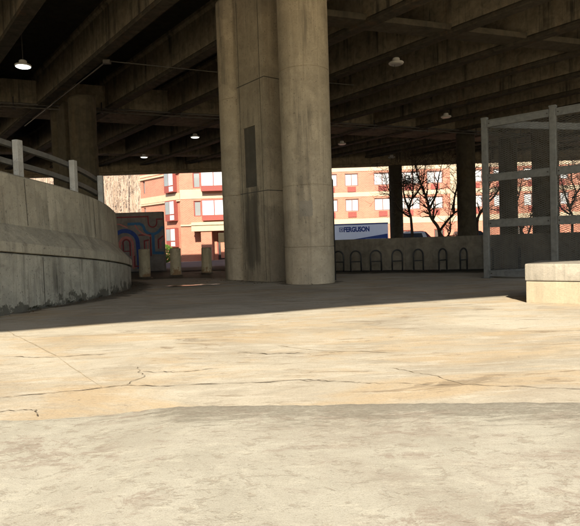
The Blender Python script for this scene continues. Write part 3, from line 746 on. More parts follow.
# ------------------------------------------------------------------ wire cage fence
F1 = [(4.54, 12.66), (5.62, 11.66), (6.70, 10.66), (7.78, 9.66)]
F2 = [(4.54, 12.66), (8.77, 13.77)]
cage = empty('wire_fence', (4.54, 12.66, 0), 0, 'tall grey steel-framed cage fence of diamond wire mesh on the shaded concrete', 'fence')
RAILS = [(3.43, 3.59, 0), (2.20, 2.37, 0), (1.16, 1.34, 0), (0.04, 0.17, 0)]
def fence_run(P, first):
    for k, (x, y) in enumerate(P):
        if k == 0 and not first: continue
        t = Vector(P[min(k+1, len(P)-1)]) - Vector(P[max(k-1, 0)]); rz = math.atan2(t.y, t.x)
        m = MB(); m.bbox(-0.065, 0.065, -0.05, 0.05, -0.01, 3.64, 0.01); m.bbox(-0.072, 0.072, -0.057, 0.057, 3.625, 3.66, 0.008)
        m.box(-0.11, 0.11, -0.09, 0.09, 0.0, 0.012)
        m.build('fence_post', 'fence', cage, loc=(x-4.54, y-12.66, 0), rz=rz)
    for k in range(len(P)-1):
        a = Vector(P[k]); b = Vector(P[k+1]); t = b-a; L = t.length; rz = math.atan2(t.y, t.x)
        for z0, z1, _ in (RAILS if first else (RAILS[0], RAILS[3])):
            m = MB(); m.bbox(0.068, L-0.068, -0.03, 0.03, z0, z1, 0.008)
            m.box(0.068, L-0.068, -0.045, -0.0305, z0, z0+0.02); m.box(0.068, L-0.068, -0.045, -0.0305, z1-0.02, z1)
            r_ = m.build('fence_rail', 'fence', cage, loc=(a.x-4.54, a.y-12.66, 0), rz=rz)
            if first:
                for xx in (0.11, L-0.11):
                    m = MB(); m.lathe([(0.016,0),(0.014,0.012)], 8); q = m.build('bolt', 'bolt', r_, loc=(xx, -0.03, (z0+z1)/2)); q.rotation_euler = (R(90), 0, 0)
        # woven wire: zigzag strands
        pit = 0.058; hz = 0.044; m = MB(); n = int((L-0.13)/pit); zn = int(3.3/(hz/2)); rw = 0.0034
        vs = []; fs = []
        for i in range(n+1):
            x0 = 0.068 + i*pit
            for j in range(zn):
                fl = 1 if (i + j) % 2 else -1; xa = x0 + fl*pit/2; xb = x0 - fl*pit/2
                za = 0.15 + j*hz/2; zb = za + hz/2
                xa = min(max(xa, 0.066), L-0.066); xb = min(max(xb, 0.066), L-0.066)
                d = Vector((xb-xa, 0, zb-za)); 
                if d.length < 1e-4: continue
                d.normalize(); s_ = Vector((-d.z, 0, d.x))*rw; dp = Vector((0, rw, 0)); yo = 0.004*(1 if j % 2 else -1)
                A = Vector((xa, yo+0.012, za)); B = Vector((xb, yo+0.012, zb)); o_ = len(vs)
                vs += [A+s_, A-dp, A-s_, A+dp, B+s_, B-dp, B-s_, B+dp]
                fs += [(o_+k_, o_+(k_+1)%4, o_+4+(k_+1)%4, o_+4+k_) for k_ in range(4)]
        m.v = [tuple(v) for v in vs]; m.f = fs
        me = bpy.data.meshes.new('wire_mesh'); me.from_pydata(m.v, [], m.f); me.materials.append(MAT['wire'])
        o = bpy.data.objects.new('wire_mesh', me); col.objects.link(o); o.parent = cage; o['kind'] = 'stuff'
        o.location = (a.x-4.54, a.y-12.66, 0); o.rotation_euler[2] = rz
fence_run(F1, True); fence_run(F2, False)

# ------------------------------------------------------------------ concrete block
bl = empty('concrete_block', (3.41, 7.99, 0), math.atan2(-0.58, 0.815), 'sunlit two-tier concrete bench block with weathered capstone before the wire cage', 'concrete block')
m = MB(); m.bbox(0.012, 4.6, 0.012, 0.95, -0.02, 0.300, 0.014); m.build('base', 'blockbase', bl)
m = MB(); m.bbox(0.0, 4.62, 0.0, 0.97, 0.309, 0.555, 0.02); m.build('capstone', 'blockcap', bl)

# ------------------------------------------------------------------ ceiling lamps and conduit
def lamp(x, y, z, top, lit, label):
    e = empty('ceiling_lamp', (x, y, z), 0, label, 'lamp', 'lamps hung under the overpass')
    m = MB(); m.lathe([(0.17,0.0),(0.255,0.015),(0.27,0.05),(0.25,0.075),(0.15,0.095),(0.13,0.11),(0.125,0.20),(0.10,0.225),(0.04,0.23)], 28); m.build('housing', 'lampbody', e, smooth=True, ang=35)
    m = MB(); m.lathe([(0.165,-0.012),(0.20,-0.018),(0.235,0.0),(0.235,0.008)], 28); m.build('lens', lit or 'lens_off', e, smooth=True, ang=35)
    m = MB(); m.tube([(0,0,0.23),(0,0,top-z)], 0.016, 8); m.lathe([(0.05, top-z-0.03),(0.05, top-z)], 10); m.build('stem', 'conduit', e)
    return e
lamp(-8.86, 18.99, 7.22, ZD, 'lens_lit', 'brightly lit lamp above the ramp railing')
lb = lamp(4.02, 19.88, 7.17, ZB, False, 'pale disc lamp with dangling wire under a girder')
m = MB(); m.tube([(-0.05,0,0.0),(-0.06,0.02,-0.12),(-0.03,0,-0.22),(-0.08,0.03,-0.34),(-0.10,0,-0.44)], 0.008, 6); m.build('loose_wire', 'rack', lb)
lamp(8.47, 29.24, 7.22, ZD, False, 'small unlit disc lamp near the top of the wire cage')
lamp(3.67, 36.41, 7.22, ZD, False, 'small unlit disc lamp just past the tall round columns')
lamp(-5.30, 32.40, 7.22, ZD, 'lens_dim', 'softly lit lamp over the red brick building with bays')
lamp(-10.03, 39.03, 7.22, ZD, 'lens_dim', 'small lit lamp over the wooded slope')
lamp(8.2, 43.2, 7.22, ZD, False, 'small unlit lamp by the slender far column')
cd = empty('conduit_run', (-6.0, 19.1, ZB), 0, 'thin grey conduit strung across the girder undersides past the columns', 'conduit')
p0 = Vector((-6.04, 19.11, ZB-0.03)); p1 = Vector((2.72, 23.01, ZB-0.03)); o0 = Vector((-6.0, 19.1, ZB)); tt = (p1-p0)
def under_c(o): o.location = (0,0,0); o.parent = cd; o.matrix_parent_inverse = Matrix.Translation(-o0); return o
m = MB(); m.tube([p0, p0+tt*0.5 + Vector((0,0,-0.02)), p1, p1+tt*0.02], 0.02, 8); under_c(m.build('pipe', 'conduit', None, smooth=True))
m = MB(); m.box(p0.x-0.12, p0.x+0.12, p0.y-0.08, p0.y+0.08, ZB-0.12, ZB-0.005); under_c(m.build('junction_box', 'conduit'))
m = MB(); m.tube([p0, p0 + D3*0.4, p0 + D3*12], 0.022, 8); under_c(m.build('pipe', 'conduit', None, smooth=True))
for f_ in (0.27, 0.68):
    q = p0 + tt*f_; m = MB(); m.tube([q, q+Vector((0,0,1.4))], 0.02, 8); under_c(m.build('drop_pipe', 'conduit'))

pr = empty('pipe_run', (-6.0, 26.6, ZB), 0, 'pair of dark service pipes slung along the cross cap above the ramp', 'pipes')
q0 = Vector((-20.3, 20.75, 0)); q1 = Vector((27.0, 40.9, 0))
for dz, rr, of in ((0.02, 0.05, 0.0), (-0.16, 0.035, -0.12)):
    m = MB(); m.tube([q0 + Vector((0, of, ZB+dz)), q1 + Vector((0, of, ZB+dz))], rr, 8); o = m.build('pipe', 'conduit', None, smooth=True); o.parent = pr; o.matrix_parent_inverse = Matrix.Translation((6.0, -26.6, -ZB))
for k in range(14):
    q = q0.lerp(q1, (k+0.5)/14); m = MB(); m.box(q.x-0.02, q.x+0.02, q.y-0.2, q.y+0.12, ZB-0.22, ZB-0.195); m.box(q.x-0.02, q.x+0.02, q.y-0.06, q.y-0.03, ZB-0.195, ZB+0.3)
    o = m.build('hanger', 'rack'); o.parent = pr; o.matrix_parent_inverse = Matrix.Translation((6.0, -26.6, -ZB))

# ------------------------------------------------------------------ bare trees behind the low wall
def bare_tree(x, y, h, seed, label, group, stems, r0=0.12, bark='bark', nest=None):
    """stems: list of limb polylines (x,z pairs scaled in metres) leaving the trunk; twigs grow off them"""
    rg = random.Random(seed); e = empty('bare_tree', (x, y, gz(x, y)-0.05), 0, label, 'tree', group)
    tm = MB(); cm = MB()
    def twig(p, d, L, r, lv):
        n = 3; pts = [p]; rs = [r]; q = p.copy(); dd = d.copy()
        for k in range(n):
            dd = (dd + Vector((rg.gauss(0,0.22), rg.gauss(0,0.22), rg.gauss(0.05,0.14)))).normalized()
            q = q + dd*L/n; pts.append(q.copy()); rs.append(max(0.007, r*(1 - 0.5*(k+1)/n)))
        cm.tube(pts, rs, 5 if lv < 2 else 3, cap=False)
        if lv >= 3: return
        for k in range(rg.choice((3, 4)) if lv < 2 else 3):
            i_ = rg.randint(1, 3); side = Matrix.Rotation(rg.uniform(0, 6.28), 3, dd) @ dd.orthogonal().normalized()
            twig(pts[i_], (dd*rg.uniform(0.5,1.0) + side*rg.uniform(0.5,1.0) + Vector((0,0,0.15))).normalized(), L*rg.uniform(0.5,0.8), rs[i_]*rg.uniform(0.5,0.75), lv+1)
    for si, st in enumerate(stems):
        ctrl = [Vector((px, rg.gauss(0, 0.18)*(k > 1), pz)) for k, (px, pz) in enumerate(st)]
        P = catmull3(ctrl, 6); n = len(P)
        ra = r0 if si == 0 else r0*0.62
        rs = [max(0.014, ra*(1 - 0.85*k/(n-1))) for k in range(n)]
        (tm if si == 0 else cm).tube(P, rs, 8)
        for k in range(int(n*0.38), n):
            for _ in range(rg.choice((1, 1, 2))):
                d = (P[min(k+1,n-1)] - P[k-1]).normalized(); side = Matrix.Rotation(rg.uniform(0, 6.28), 3, d) @ d.orthogonal().normalized()
                twig(P[k], (d*0.7 + side).normalized(), rg.uniform(0.5, 1.15), max(0.011, rs[k]*0.55), 1)
    tm.build('trunk', bark, e, smooth=True); cm.build('crown', bark, e, smooth=True)
    if nest:
        nm = MB(); c = Vector(nest)
        for k in range(520):
            a_ = Vector((rg.gauss(0,0.42), rg.gauss(0,0.4), rg.gauss(0,0.24))); b_ = a_ + Vector((rg.gauss(0,0.22), rg.gauss(0,0.22), rg.gauss(0,0.14)))
            nm.tube([c+a_, c+b_], 0.010, 3, cap=False)
        nm.build('twig_cluster', bark, e)
    return e
def catmull3(P, per=6):
    out = []
    for i in range(len(P)-1):
        p0 = P[max(i-1,0)]; p1 = P[i]; p2 = P[i+1]; p3 = P[min(i+2,len(P)-1)]
        for k in range(per):
            t = k/per; out.append(0.5*((2*p1) + (p2-p0)*t + (2*p0-5*p1+4*p2-p3)*t*t + (3*p1-p0-3*p2+p3)*t**3))
    out.append(P[-1]); return out
ST1 = [[(0,0),(0.0,1.2),(-0.1,2.6),(-0.2,3.2),(0.1,4.2),(0.2,5.4),(0.1,6.6)], [(-0.15,2.7),(-0.8,3.2),(-1.2,4.0),(-1.5,4.8),(-1.7,5.6)], [(-0.2,3.2),(-0.5,4.2),(-0.6,5.2),(-0.9,6.3)], [(0.05,3.9),(0.6,4.6),(0.9,5.4),(1.0,6.4)]]
ST2 = [[(0,0),(0.0,1.3),(-0.1,1.9),(-0.6,2.6),(-0.8,3.6),(-1.2,4.6),(-1.4,5.6),(-1.5,6.6)], [(-0.05,1.6),(0.5,2.3),(1.0,2.8),(1.6,3.2),(2.1,4.2),(2.3,5.4)], [(-0.7,3.0),(-0.2,4.0),(0.0,5.0),(0.3,6.3)], [(-0.1,1.7),(0.3,1.2),(0.6,1.6),(0.7,2.6),(0.9,3.6)], [(0.9,2.8),(1.0,3.8),(1.3,5.0),(1.2,6.2)]]
ST3 = [[(0,0),(0.05,1.4),(0.2,2.4),(0.7,3.3),(0.9,4.4),(1.0,5.6),(1.1,6.6)], [(0.15,2.2),(-0.4,3.0),(-0.6,4.1),(-0.5,5.2),(-0.8,6.2)], [(0.7,3.3),(1.4,4.0),(1.8,5.0),(2.0,6.0)]]
t1 = bare_tree(8.15, 36.4, 6.6, 21, 'dark bare tree with a dense twig cluster beside the slender far column', 'bare street trees', ST1, 0.115, nest=(-0.25, 0.1, 4.95))
t2 = bare_tree(9.75, 35.6, 6.8, 33, 'dark bare tree forking low into a wide V beside the thick column', 'bare street trees', ST2, 0.14)
t3 = bare_tree(12.3, 36.2, 7.0, 8, 'dark bare tree partly behind the wire cage post', 'bare street trees', ST3, 0.13)
t4 = bare_tree(17.3, 41.0, 7.0, 18, 'dark bare tree seen through the middle of the wire mesh', 'bare street trees', ST2, 0.13)
t5 = bare_tree(21.6, 42.0, 7.0, 19, 'dark bare tree seen through the mesh beside the second fence post', 'bare street trees', ST1, 0.12)

# ------------------------------------------------------------------ buildings
def facade(m, u0, u1, z0, z1, holes, O, U, N, depth=0.22):
    """wall sheet with real openings; O origin (x,y), U along (2d), N outward (2d)"""
    us = sorted({u0, u1, *[h[0] for h in holes], *[h[1] for h in holes]}); zs = sorted({z0, z1, *[h[2] for h in holes], *[h[3] for h in holes]})
    def P(u, z, d=0): return (O[0]+U[0]*u-N[0]*d, O[1]+U[1]*u-N[1]*d, z)
    for i in range(len(us)-1):
        for j in range(len(zs)-1):
            uc = (us[i]+us[i+1])/2; zc = (zs[j]+zs[j+1])/2
            if any(h[0] < uc < h[1] and h[2] < zc < h[3] for h in holes): continue
            m.add([P(us[i],zs[j]), P(us[i+1],zs[j]), P(us[i+1],zs[j+1]), P(us[i],zs[j+1])], [(0,1,2,3)])
    for h in holes:
        a,b,c_,d_ = h
        m.add([P(a,c_),P(b,c_),P(b,d_),P(a,d_),P(a,c_,depth),P(b,c_,depth),P(b,d_,depth),P(a,d_,depth)], [(0,1,5,4),(1,2,6,5),(2,3,7,6),(3,0,4,7)])
def slabbox(O, U, N, u0, u1, z0, z1, d0, d1):
    """box on a facade: d measured outward"""
    m = MB(); vs = []
    for z in (z0, z1):
        for (u, d) in ((u0,d0),(u1,d0),(u1,d1),(u0,d1)): vs.append((O[0]+U[0]*u+N[0]*d, O[1]+U[1]*u+N[1]*d, z))
    return m.add(vs, [(0,1,2,3),(4,5,6,7),(0,1,5,4),(1,2,6,5),(2,3,7,6),(3,0,4,7)])
class Bld:
    def __init__(s, name, loc, label, cat='building'):
        s.e = empty(name, loc, 0, label, cat); s.e.matrix_basis = Matrix.Translation(loc)
    def put(s, m, name, mat, parent=None):
        o = m.build(name, mat); p = parent or s.e
        o.parent = p; o.matrix_parent_inverse = (s.e.matrix_basis if p is s.e else s.e.matrix_basis).inverted() if p is s.e else Matrix.Identity(4)
        return o
    def window(s, O, U, N, h, mull=1, pane='pane', frame='frame', depth=0.16, panel=True):
        a,b,c,d = h; f = 0.10
        m = MB()
        def bx(u0,u1,z0,z1,dd0,dd1):
            q = slabbox(O,U,N,u0,u1,z0,z1,dd0,dd1); m.add(q.v, q.f)
        bx(a,a+f,c,d,-depth,-depth+0.06); bx(b-f,b,c,d,-depth,-depth+0.06); bx(a+f,b-f,c,c+f,-depth,-depth+0.06); bx(a+f,b-f,d-f,d,-depth,-depth+0.06)
        for k in range(mull):
            uc = a + (b-a)*(k+1)/(mull+1); bx(uc-f/2,uc+f/2,c+f,d-f,-depth,-depth+0.055)
        w = s.put(m, 'window', frame)
        q = slabbox(O,U,N,a+0.003,b-0.003,c+0.003,d-0.003,-depth-0.04,-depth-0.002); g = s.put(q, 'pane', pane, None)
        g.parent = w; g.matrix_parent_inverse = Matrix.Identity(4)
        return w
# right wing: long frontal brick range
BR = Bld('brick_building', (25, 66, gz(25,66)), 'long red brick apartment range with cream bands behind the bare trees')
O = (0.0, 66.0); U = (1, 0); N = (0, -1); zg = -0.8
wx = [(1.3,2.9),(4.3,5.95),(6.87,8.45),(10.33,12.36),(13.08,15.83),(16.66,18.57),(21.6,23.3),(24.6,26.3),(28.2,30.2),(31.6,33.6),(35.2,37.0),(38.6,40.4)]
holes = []
for (a_, b_) in wx:
    for zc in (4.30, 7.32, 10.34): holes.append((a_, b_, zc, zc+1.48))
doors = [(13.6,14.9,-0.4,1.85),(17.4,18.6,-0.4,1.85),(26.4,28.0,-0.4,1.9)]
m = MB(); facade(m, 0, 48, zg, 14.5, holes + doors, O, U, N)
m.add([(0,66,zg),(0,80,zg),(0,80,14.5),(0,66,14.5),(48,66,zg),(48,80,zg),(48,80,14.5),(48,66,14.5)], [(0,1,2,3),(7,6,5,4),(3,2,6,7),(1,5,6,2)])
BR.put(m, 'wall', 'brick')
for z0, z1 in ((2.68,3.39),(6.02,6.55),(9.05,9.55),(12.1,12.6)):
    BR.put(slabbox(O,U,N,-0.05,48.05,z0,z1,0.003,0.05), 'stone_band', 'cream')
BR.put(slabbox(O,U,N,19.4,20.9,4.2,12.0,0.003,0.06), 'stone_panel', 'cream')
for h in holes:
    BR.window(O,U,N,h, 2 if h[1]-h[0] > 2.4 else 1)
    w_ = (h[0]+h[1])/2
    BR.put(slabbox(O,U,N,w_-0.5,w_+0.5,h[2]-0.70,h[2]-0.08,0.055,0.085), 'vent_panel', 'redpanel')
for h in doors: BR.window(O,U,N,h, 1, 'panedark', 'redpanel')
BR.put(slabbox(O,U,N,-0.3,48.3,14.5,14.9,-14.2,0.25), 'parapet', 'cream')

# left wing with bays, canopy and an angled end
BL = Bld('brick_building', (-11, 62, gz(-11,62)), 'red brick apartment block with bay windows and cream canopy beyond the bollards')
pA = Vector((-17.55, 66.0)); pB = Vector((-11.75, 60.0))
UA = (pB-pA).normalized(); NA = Vector((UA.y, -UA.x)); LA = (pB-pA).length
zg = -1.2
hA = []
for zc in (3.75, 6.9, 10.0):
    hA.append((0.55, 1.05, zc+0.25, zc+1.75))
hA2 = []
m = MB(); facade(m, 0, LA, zg, 15, hA, pA, UA, NA); 
O = (-11.75, 60.0); U = (1,0); N = (0,-1)
hB = [(1.50, 2.30, zc, zc+1.7) for zc in (4.0, 7.1, 10.2)]
hD = [(3.9, 5.6, -1.0, 2.25)]
facade(m, 0, 13.0, zg, 15, hB + hD, O, U, N)
m.add([(-11.75+13,60,zg),(-11.75+13,75,zg),(-11.75+13,75,15),(-11.75+13,60,15),(-17.55,66,zg),(-17.55,75,zg),(-17.55,75,15),(-17.55,66,15)], [(0,1,2,3),(7,6,5,4),(5,1,2,6),(3,2,6,7)])
BL.put(m, 'wall', 'brick')
for h in hA: BL.window(pA, UA, NA, h, 0, 'paneg')
for h in hB: BL.window(O, U, N, h, 0, 'paneg', 'redpanel')
BL.window(O, U, N, hD[0], 1, 'panedark', 'redpanel')
for z0, z1 in ((5.92,6.93),(9.05,9.6),(12.15,12.7)):
    BL.put(slabbox(pA,UA,NA,-0.05,LA,z0,z1-0.3,0.003,0.05), 'stone_band', 'cream'); BL.put(slabbox(O,U,N,0.06,13.0,z0,z1,0.003,0.05), 'stone_band', 'cream')
BL.put(slabbox(pA,UA,NA,-0.25,LA+0.1,8.72,8.9,0.003,0.18), 'string_course', 'cream')
BL.put(slabbox(pA,UA,NA,-0.25,LA+0.1,5.70,5.86,0.003,0.18), 'string_course', 'cream')
BL.put(slabbox(O,U,N,0.0,2.4,2.98,3.14,0.003,0.15), 'string_course', 'cream')
# projecting corner bay (glass strip, red frame) on the angled face, one per storey
def bay(b, O, U, N, u0, u1, z0, z1, proj, side_pane='paneg', front_pane='pane', mull=0, first=None):
    w = b.put(slabbox(O,U,N,u0,u1,z0,z1,0.003,proj), 'bay', 'redpanel')
    def sub(name, mat, m):
        o = m.build(name, mat); o.parent = w; o.matrix_parent_inverse = Matrix.Identity(4); return o
    zm = z0 + (z1-z0)*(0.30 if first else 0.22)
    n = mull+1; step = (u1-u0-0.10)/n
    for k in range(n):
        a_ = u0+0.05+k*step+0.05; b_ = u0+0.05+(k+1)*step-0.05
        sub('pane', first if (first and k == 0) else front_pane, slabbox(O,U,N,a_,b_,zm+0.08,z1-0.12,proj+0.002,proj+0.02))
        if first and k == 1: sub('pane', front_pane, slabbox(O,U,N,a_,b_,z0+0.1,zm-0.06,proj+0.002,proj+0.02))
    return w
for zc in (0.75, 3.62, 6.75, 9.9):
    s_ = LA - 2.35
    bay(BL, pA, UA, NA, s_, s_+1.9, zc, zc+2.25 if zc > 1 else zc+2.1, 0.45, mull=1, first='paneg')
for zc in (3.5, 6.65, 9.8):
    bay(BL, O, U, N, 2.45, 5.2, zc, zc+2.25, 0.75, mull=1)
    bay(BL, O, U, N, 7.6, 10.4, zc, zc+2.25, 0.75, mull=1)
BL.put(slabbox(O,U,N,1.45,6.4,2.35,3.30,0.003,1.7), 'canopy', 'cream')
BL.put(slabbox(O,U,N,1.35,6.5,2.98,3.14,1.703,1.80), 'canopy_trim', 'cream')
BL.put(slabbox(O,U,N,2.4,3.55,zg,2.347,0.4,1.55), 'entrance_pillar', 'brick')
BL.put(slabbox(O,U,N,4.3,4.9,-0.6,1.1,0.2,0.26), 'sign_board', 'brick')

# ------------------------------------------------------------------ wooded slope on the left
hs = sheet('hillside', axis([(-120,-14,6)]), axis([(78,180,6)]), lambda x, y: -1.1 + max(0, (y-80))*0.42 - max(0, x+26)*0.9*smooth(80, 100, y), 'hill')
rg = random.Random(5); m = MB(); m2 = MB()
for k in range(1500):
    y = rg.uniform(82, 125); x = rg.uniform(-0.9*y+12, -0.22*y); z = -1.1 + (y-80)*0.42 - max(0, x+26)*0.9*smooth(80,100,y)
    h = rg.uniform(4, 9); r = rg.uniform(0.05, 0.16); mm = m if rg.random() < 0.6 else m2
    pts = [Vector((x, y, z-0.3))]; dx = rg.gauss(0, .05)
    for j in range(1, 4): pts.append(Vector((x + dx*j + rg.gauss(0,.12), y, z + h*j/3)))
    mm.tube(pts, [r, r*.8, r*.55, r*.15], 4, cap=False)
    for q in range(5):
        f = rg.uniform(0.35, 0.95); i_ = min(2, int(f*3)); b_ = pts[i_].lerp(pts[i_+1], f*3-i_)
        mm.tube([b_, b_ + Vector((rg.gauss(0,.8), rg.gauss(0,.5), rg.uniform(.5,1.8)))], [r*.35, r*.1], 3, cap=False)
wd = empty('bare_wood', (-40, 95, 0), 0, 'sunlit mass of pale bare trees on the slope above the mural', 'woodland'); wd['kind'] = 'stuff'; wd.matrix_basis = Matrix.Translation((-40,95,0))
for mm, mt in ((m, 'palebark'), (m2, 'tanbark')):
    o = under(mm.build('branches', mt), wd); o['kind'] = 'stuff'
# green shrub by the building corner
def shrub(x, y, w, h, label, seed=1):
    rg = random.Random(seed); e = empty('shrub', (x, y, gz(x, y)), 0, label, 'shrub'); m = MB()
    for k in range(1800):
        u = rg.uniform(-1, 1); a_ = rg.uniform(0, 6.28); rr = math.sqrt(max(0, 1-u*u))*rg.uniform(0.55, 1.05)
        c = Vector((w*rr*math.cos(a_), w*rr*math.sin(a_), h*(0.5+0.5*u)+0.05)); d = Vector((rg.gauss(0,1), rg.gauss(0,1), rg.gauss(0,1))).normalized()
        t_ = d.orthogonal().normalized(); b_ = d.cross(t_); s_ = rg.uniform(.06,.12)
        m.add([c-t_*s_, c+b_*s_*.5, c+t_*s_, c-b_*s_*.5], [(0,1,2,3)])
    m.build('foliage', 'leaf', e); m = MB(); m.tube([(0,0,-.05),(0,0,h*.6)], [.05,.02], 6); m.build('stem', 'bark', e)
shrub(-13.4, 59.55, 0.85, 1.9, 'bright green shrub beside the brick corner behind the mural', 3)
shrub(-14.6, 57.6, 0.9, 1.5, 'rounded green shrub farther behind the mural wall', 4)

# ------------------------------------------------------------------ vehicles
def wheel(parent, x, y, r, w):
    m = MB(); m.lathe([(r*0.6,-w/2),(r*0.93,-w/2),(r,-w/2+0.03),(r,w/2-0.03),(r*0.93,w/2),(r*0.6,w/2)], 24)
    t_ = m.build('wheel', 'blackrubber', parent, smooth=True, ang=40, loc=(x, y, r)); t_.rotation_euler = (R(90), 0, 0)
    m = MB(); m.lathe([(r*0.1,-w/2+0.02),(r*0.58,-w/2+0.04),(r*0.62,w/2-0.02),(r*0.5,w/2-0.05),(r*0.1,w/2-0.01)], 18); m.build('rim', 'rim', t_, smooth=True, ang=40)
def car(x, y, rz, paint, label, L=4.6, W=1.8, H=1.7, group='cars parked along the street'):
    e = empty('parked_car', (x, y, gz(x, y)+0.015), rz, label, 'car', group); h = L/2
    side = [(-h,0.35),(-h+0.05,0.72),(-h+0.12,0.95),(-h+0.5,1.02),(h-1.15,0.98),(h-0.25,0.82),(h,0.62),(h,0.35),(h-0.35,0.28),(-h+0.35,0.28)]
    m = MB(); n = len(side); ws = [-W/2, -W/2+0.06, W/2-0.06, W/2]; ins = [0.03, 0, 0, 0.03]
    vs = [(p[0]*(1-ii*0.3), w, p[1]) for w, ii in zip(ws, ins) for p in side]
    fs = [(j*n+i, j*n+(i+1)%n, (j+1)*n+(i+1)%n, (j+1)*n+i) for j in range(3) for i in range(n)] + [tuple(range(n)), tuple(3*n+i for i in range(n))[::-1]]
    m.add(vs, fs); m.build('body', paint, e, smooth=True, ang=30)
    cab = [(-h+0.30,1.0),(-h+0.62,H-0.06),(-h+0.95,H),(h-2.2,H),(h-1.85,H-0.08),(h-1.05,0.97)]
    def loft(poly, w0, w1, name, mat, parent=e):
        m = MB(); k = len(poly); zz0 = 0.97; vs = []
        for sg in (-1, 1):
            for (px, pz) in poly: vs.append((px, sg*(w0 + (w1-w0)*(pz-zz0)/(H-zz0)), pz))
        fs = [(i, (i+1)%k, k+(i+1)%k, k+i) for i in range(k)] + [tuple(range(k)), tuple(k+i for i in range(k))[::-1]]
        m.add(vs, fs); return m.build(name, mat, parent, smooth=True, ang=30)
    cb = loft(cab, W/2-0.05, W/2-0.22, 'cabin', paint)
    for sg in (-1, 1):
        for (xa, xb) in ((-h+0.72, -0.55), (-0.45, 0.45), (0.55, h-1.55)):
            m = MB(); zz = [(1.06, 0), (H-0.16, 1)]; vs = []
            for (pz, tp) in zz:
                wv = W/2-0.05 + (-0.17)*(pz-0.97)/(H-0.97) + 0.006
                sh = 0.18*tp
                for q in (xa + (sh if xa < -1 else 0), xb - (sh*2 if xb > 0.5 else 0)): vs.append((q, sg*wv, pz))
            m.add(vs, [(0,1,3,2)]); m.build('window', 'glass', cb)
    m = MB(); m.add([(-h+0.34, -W/2+0.2, 1.08), (-h+0.34, W/2-0.2, 1.08), (-h+0.585, W/2-0.3, H-0.14), (-h+0.585, -W/2+0.3, H-0.14)], [(0,1,2,3)]); o = m.build('rear_window', 'glass', cb); o.location.x = -0.012
    m = MB(); m.add([(h-1.12, -W/2+0.2, 1.04), (h-1.12, W/2-0.2, 1.04), (h-1.80, W/2-0.3, H-0.13), (h-1.80, -W/2+0.3, H-0.13)], [(0,1,2,3)]); o = m.build('windscreen', 'glass', cb); o.location.x = 0.03
    for sg in (-1, 1):
        m = MB(); m.bbox(-h-0.01, -h+0.08, sg*(W/2-0.2)-0.12, sg*(W/2-0.2)+0.12, 0.72, 0.9, 0.01); m.build('tail_lamp', 'tail', e)
        m = MB(); m.bbox(h-0.1, h+0.01, sg*(W/2-0.25)-0.15, sg*(W/2-0.25)+0.15, 0.58, 0.7, 0.01); m.build('headlight', 'white', e)
        for xx in (-h+0.85, h-0.9): wheel(e, xx, sg*(W/2-0.1), 0.34, 0.22)
    return e
car(11.1, 52.6, R(180), 'carwhite', 'white car parked beyond the low wall beside the slender column', H=1.86)
car(13.1, 55.3, R(0), 'carred', 'maroon car parked across the street behind the bare trees', H=1.9)
car(17.6, 52.4, R(0), 'cardark', 'black car parked beyond the low wall behind the V-forked tree', H=1.75)
car(-15.3, 53.4, R(180), 'cardark', 'black car parked behind the mural with only its end showing', H=1.45)
# box truck with lettering
tr = empty('box_truck', (4.97, 54.6, gz(4.97,54.6)+0.012), 0, 'white box truck with blue sweep and FERGUSON lettering beyond the low wall', 'truck')
tr.scale = (1.08, 1.08, 1.08); zt = (2.50 - tr.location.z)/1.08
m = MB(); m.bbox(-4.2, 4.5, -0.0, 2.3, 0.95, zt, 0.03); bx = m.build('cargo_box', 'boxwhite', tr)
m = MB(); m.box(-4.21, 4.51, -0.015, 2.315, zt-0.10, zt+0.02); m.build('top_rail', 'boxblue', bx)
m = MB(); m.add([(-0.1,-0.004,zt-1.62),(4.44,-0.004,zt-1.0),(4.44,-0.004,zt-1.9),(-0.1,-0.004,zt-1.9),(-4.1,-0.004,zt-1.9),(-4.1,-0.004,zt-1.85)], [(0,1,2,3),(0,3,4,5)]); m.build('blue_sweep', 'boxblue', bx)
m = MB(); m.box(2.4, 4.3, -0.012, -0.006, zt-1.52, zt-1.42); m.build('small_lettering', 'boxwhite', bx)
m = MB(); m.box(-4.2, 4.5, 0.3, 2.0, 0.62, 0.93); m.build('chassis', 'cardark', tr)
cabp = [(-4.3,0.5),(-6.2,0.5),(-6.25,1.2),(-5.9,1.45),(-5.5,2.3),(-5.2,2.4),(-4.3,2.4)]
m = MB(); k = len(cabp); m.add([(p[0],0.1,p[1]) for p in cabp] + [(p[0],2.2,p[1]) for p in cabp], [(i,(i+1)%k,k+(i+1)%k,k+i) for i in range(k)] + [tuple(range(k)), tuple(k+i for i in range(k))[::-1]])
cb = m.build('cab', 'boxwhite', tr)
m = MB(); m.add([(-4.6,0.092,1.4),(-5.65,0.092,1.4),(-5.4,0.092,2.15),(-4.6,0.092,2.15)], [(0,1,2,3)]); m.build('window', 'glass', cb)
for xx in (-5.3, 2.6, 3.6):
    for yy in (0.25, 2.05): wheel(tr, xx, yy, 0.45, 0.28)
cu = bpy.data.curves.new('lettering', 'FONT'); cu.body = 'FERGUSON'; cu.size = 0.60; cu.offset = 0.03; cu.extrude = 0.004; cu.align_x = 'LEFT'; cu.space_character = 0.98
to = bpy.data.objects.new('tmp', cu); col.objects.link(to); bpy.context.view_layer.update()
me = bpy.data.meshes.new_from_object(to); bpy.data.objects.remove(to)
xs = [v.co.x for v in me.vertices]; wd_ = max(xs)-min(xs)
for v in me.vertices: v.co.x = (v.co.x-min(xs))*2.36/wd_
me.materials.clear(); me.materials.append(MAT['boxblue'])
lt = bpy.data.objects.new('lettering', me); col.objects.link(lt); lt.parent = bx; lt.location = (0.43, -0.008, zt-0.72); lt.rotation_euler = (R(90), 0, 0)
m = MB()
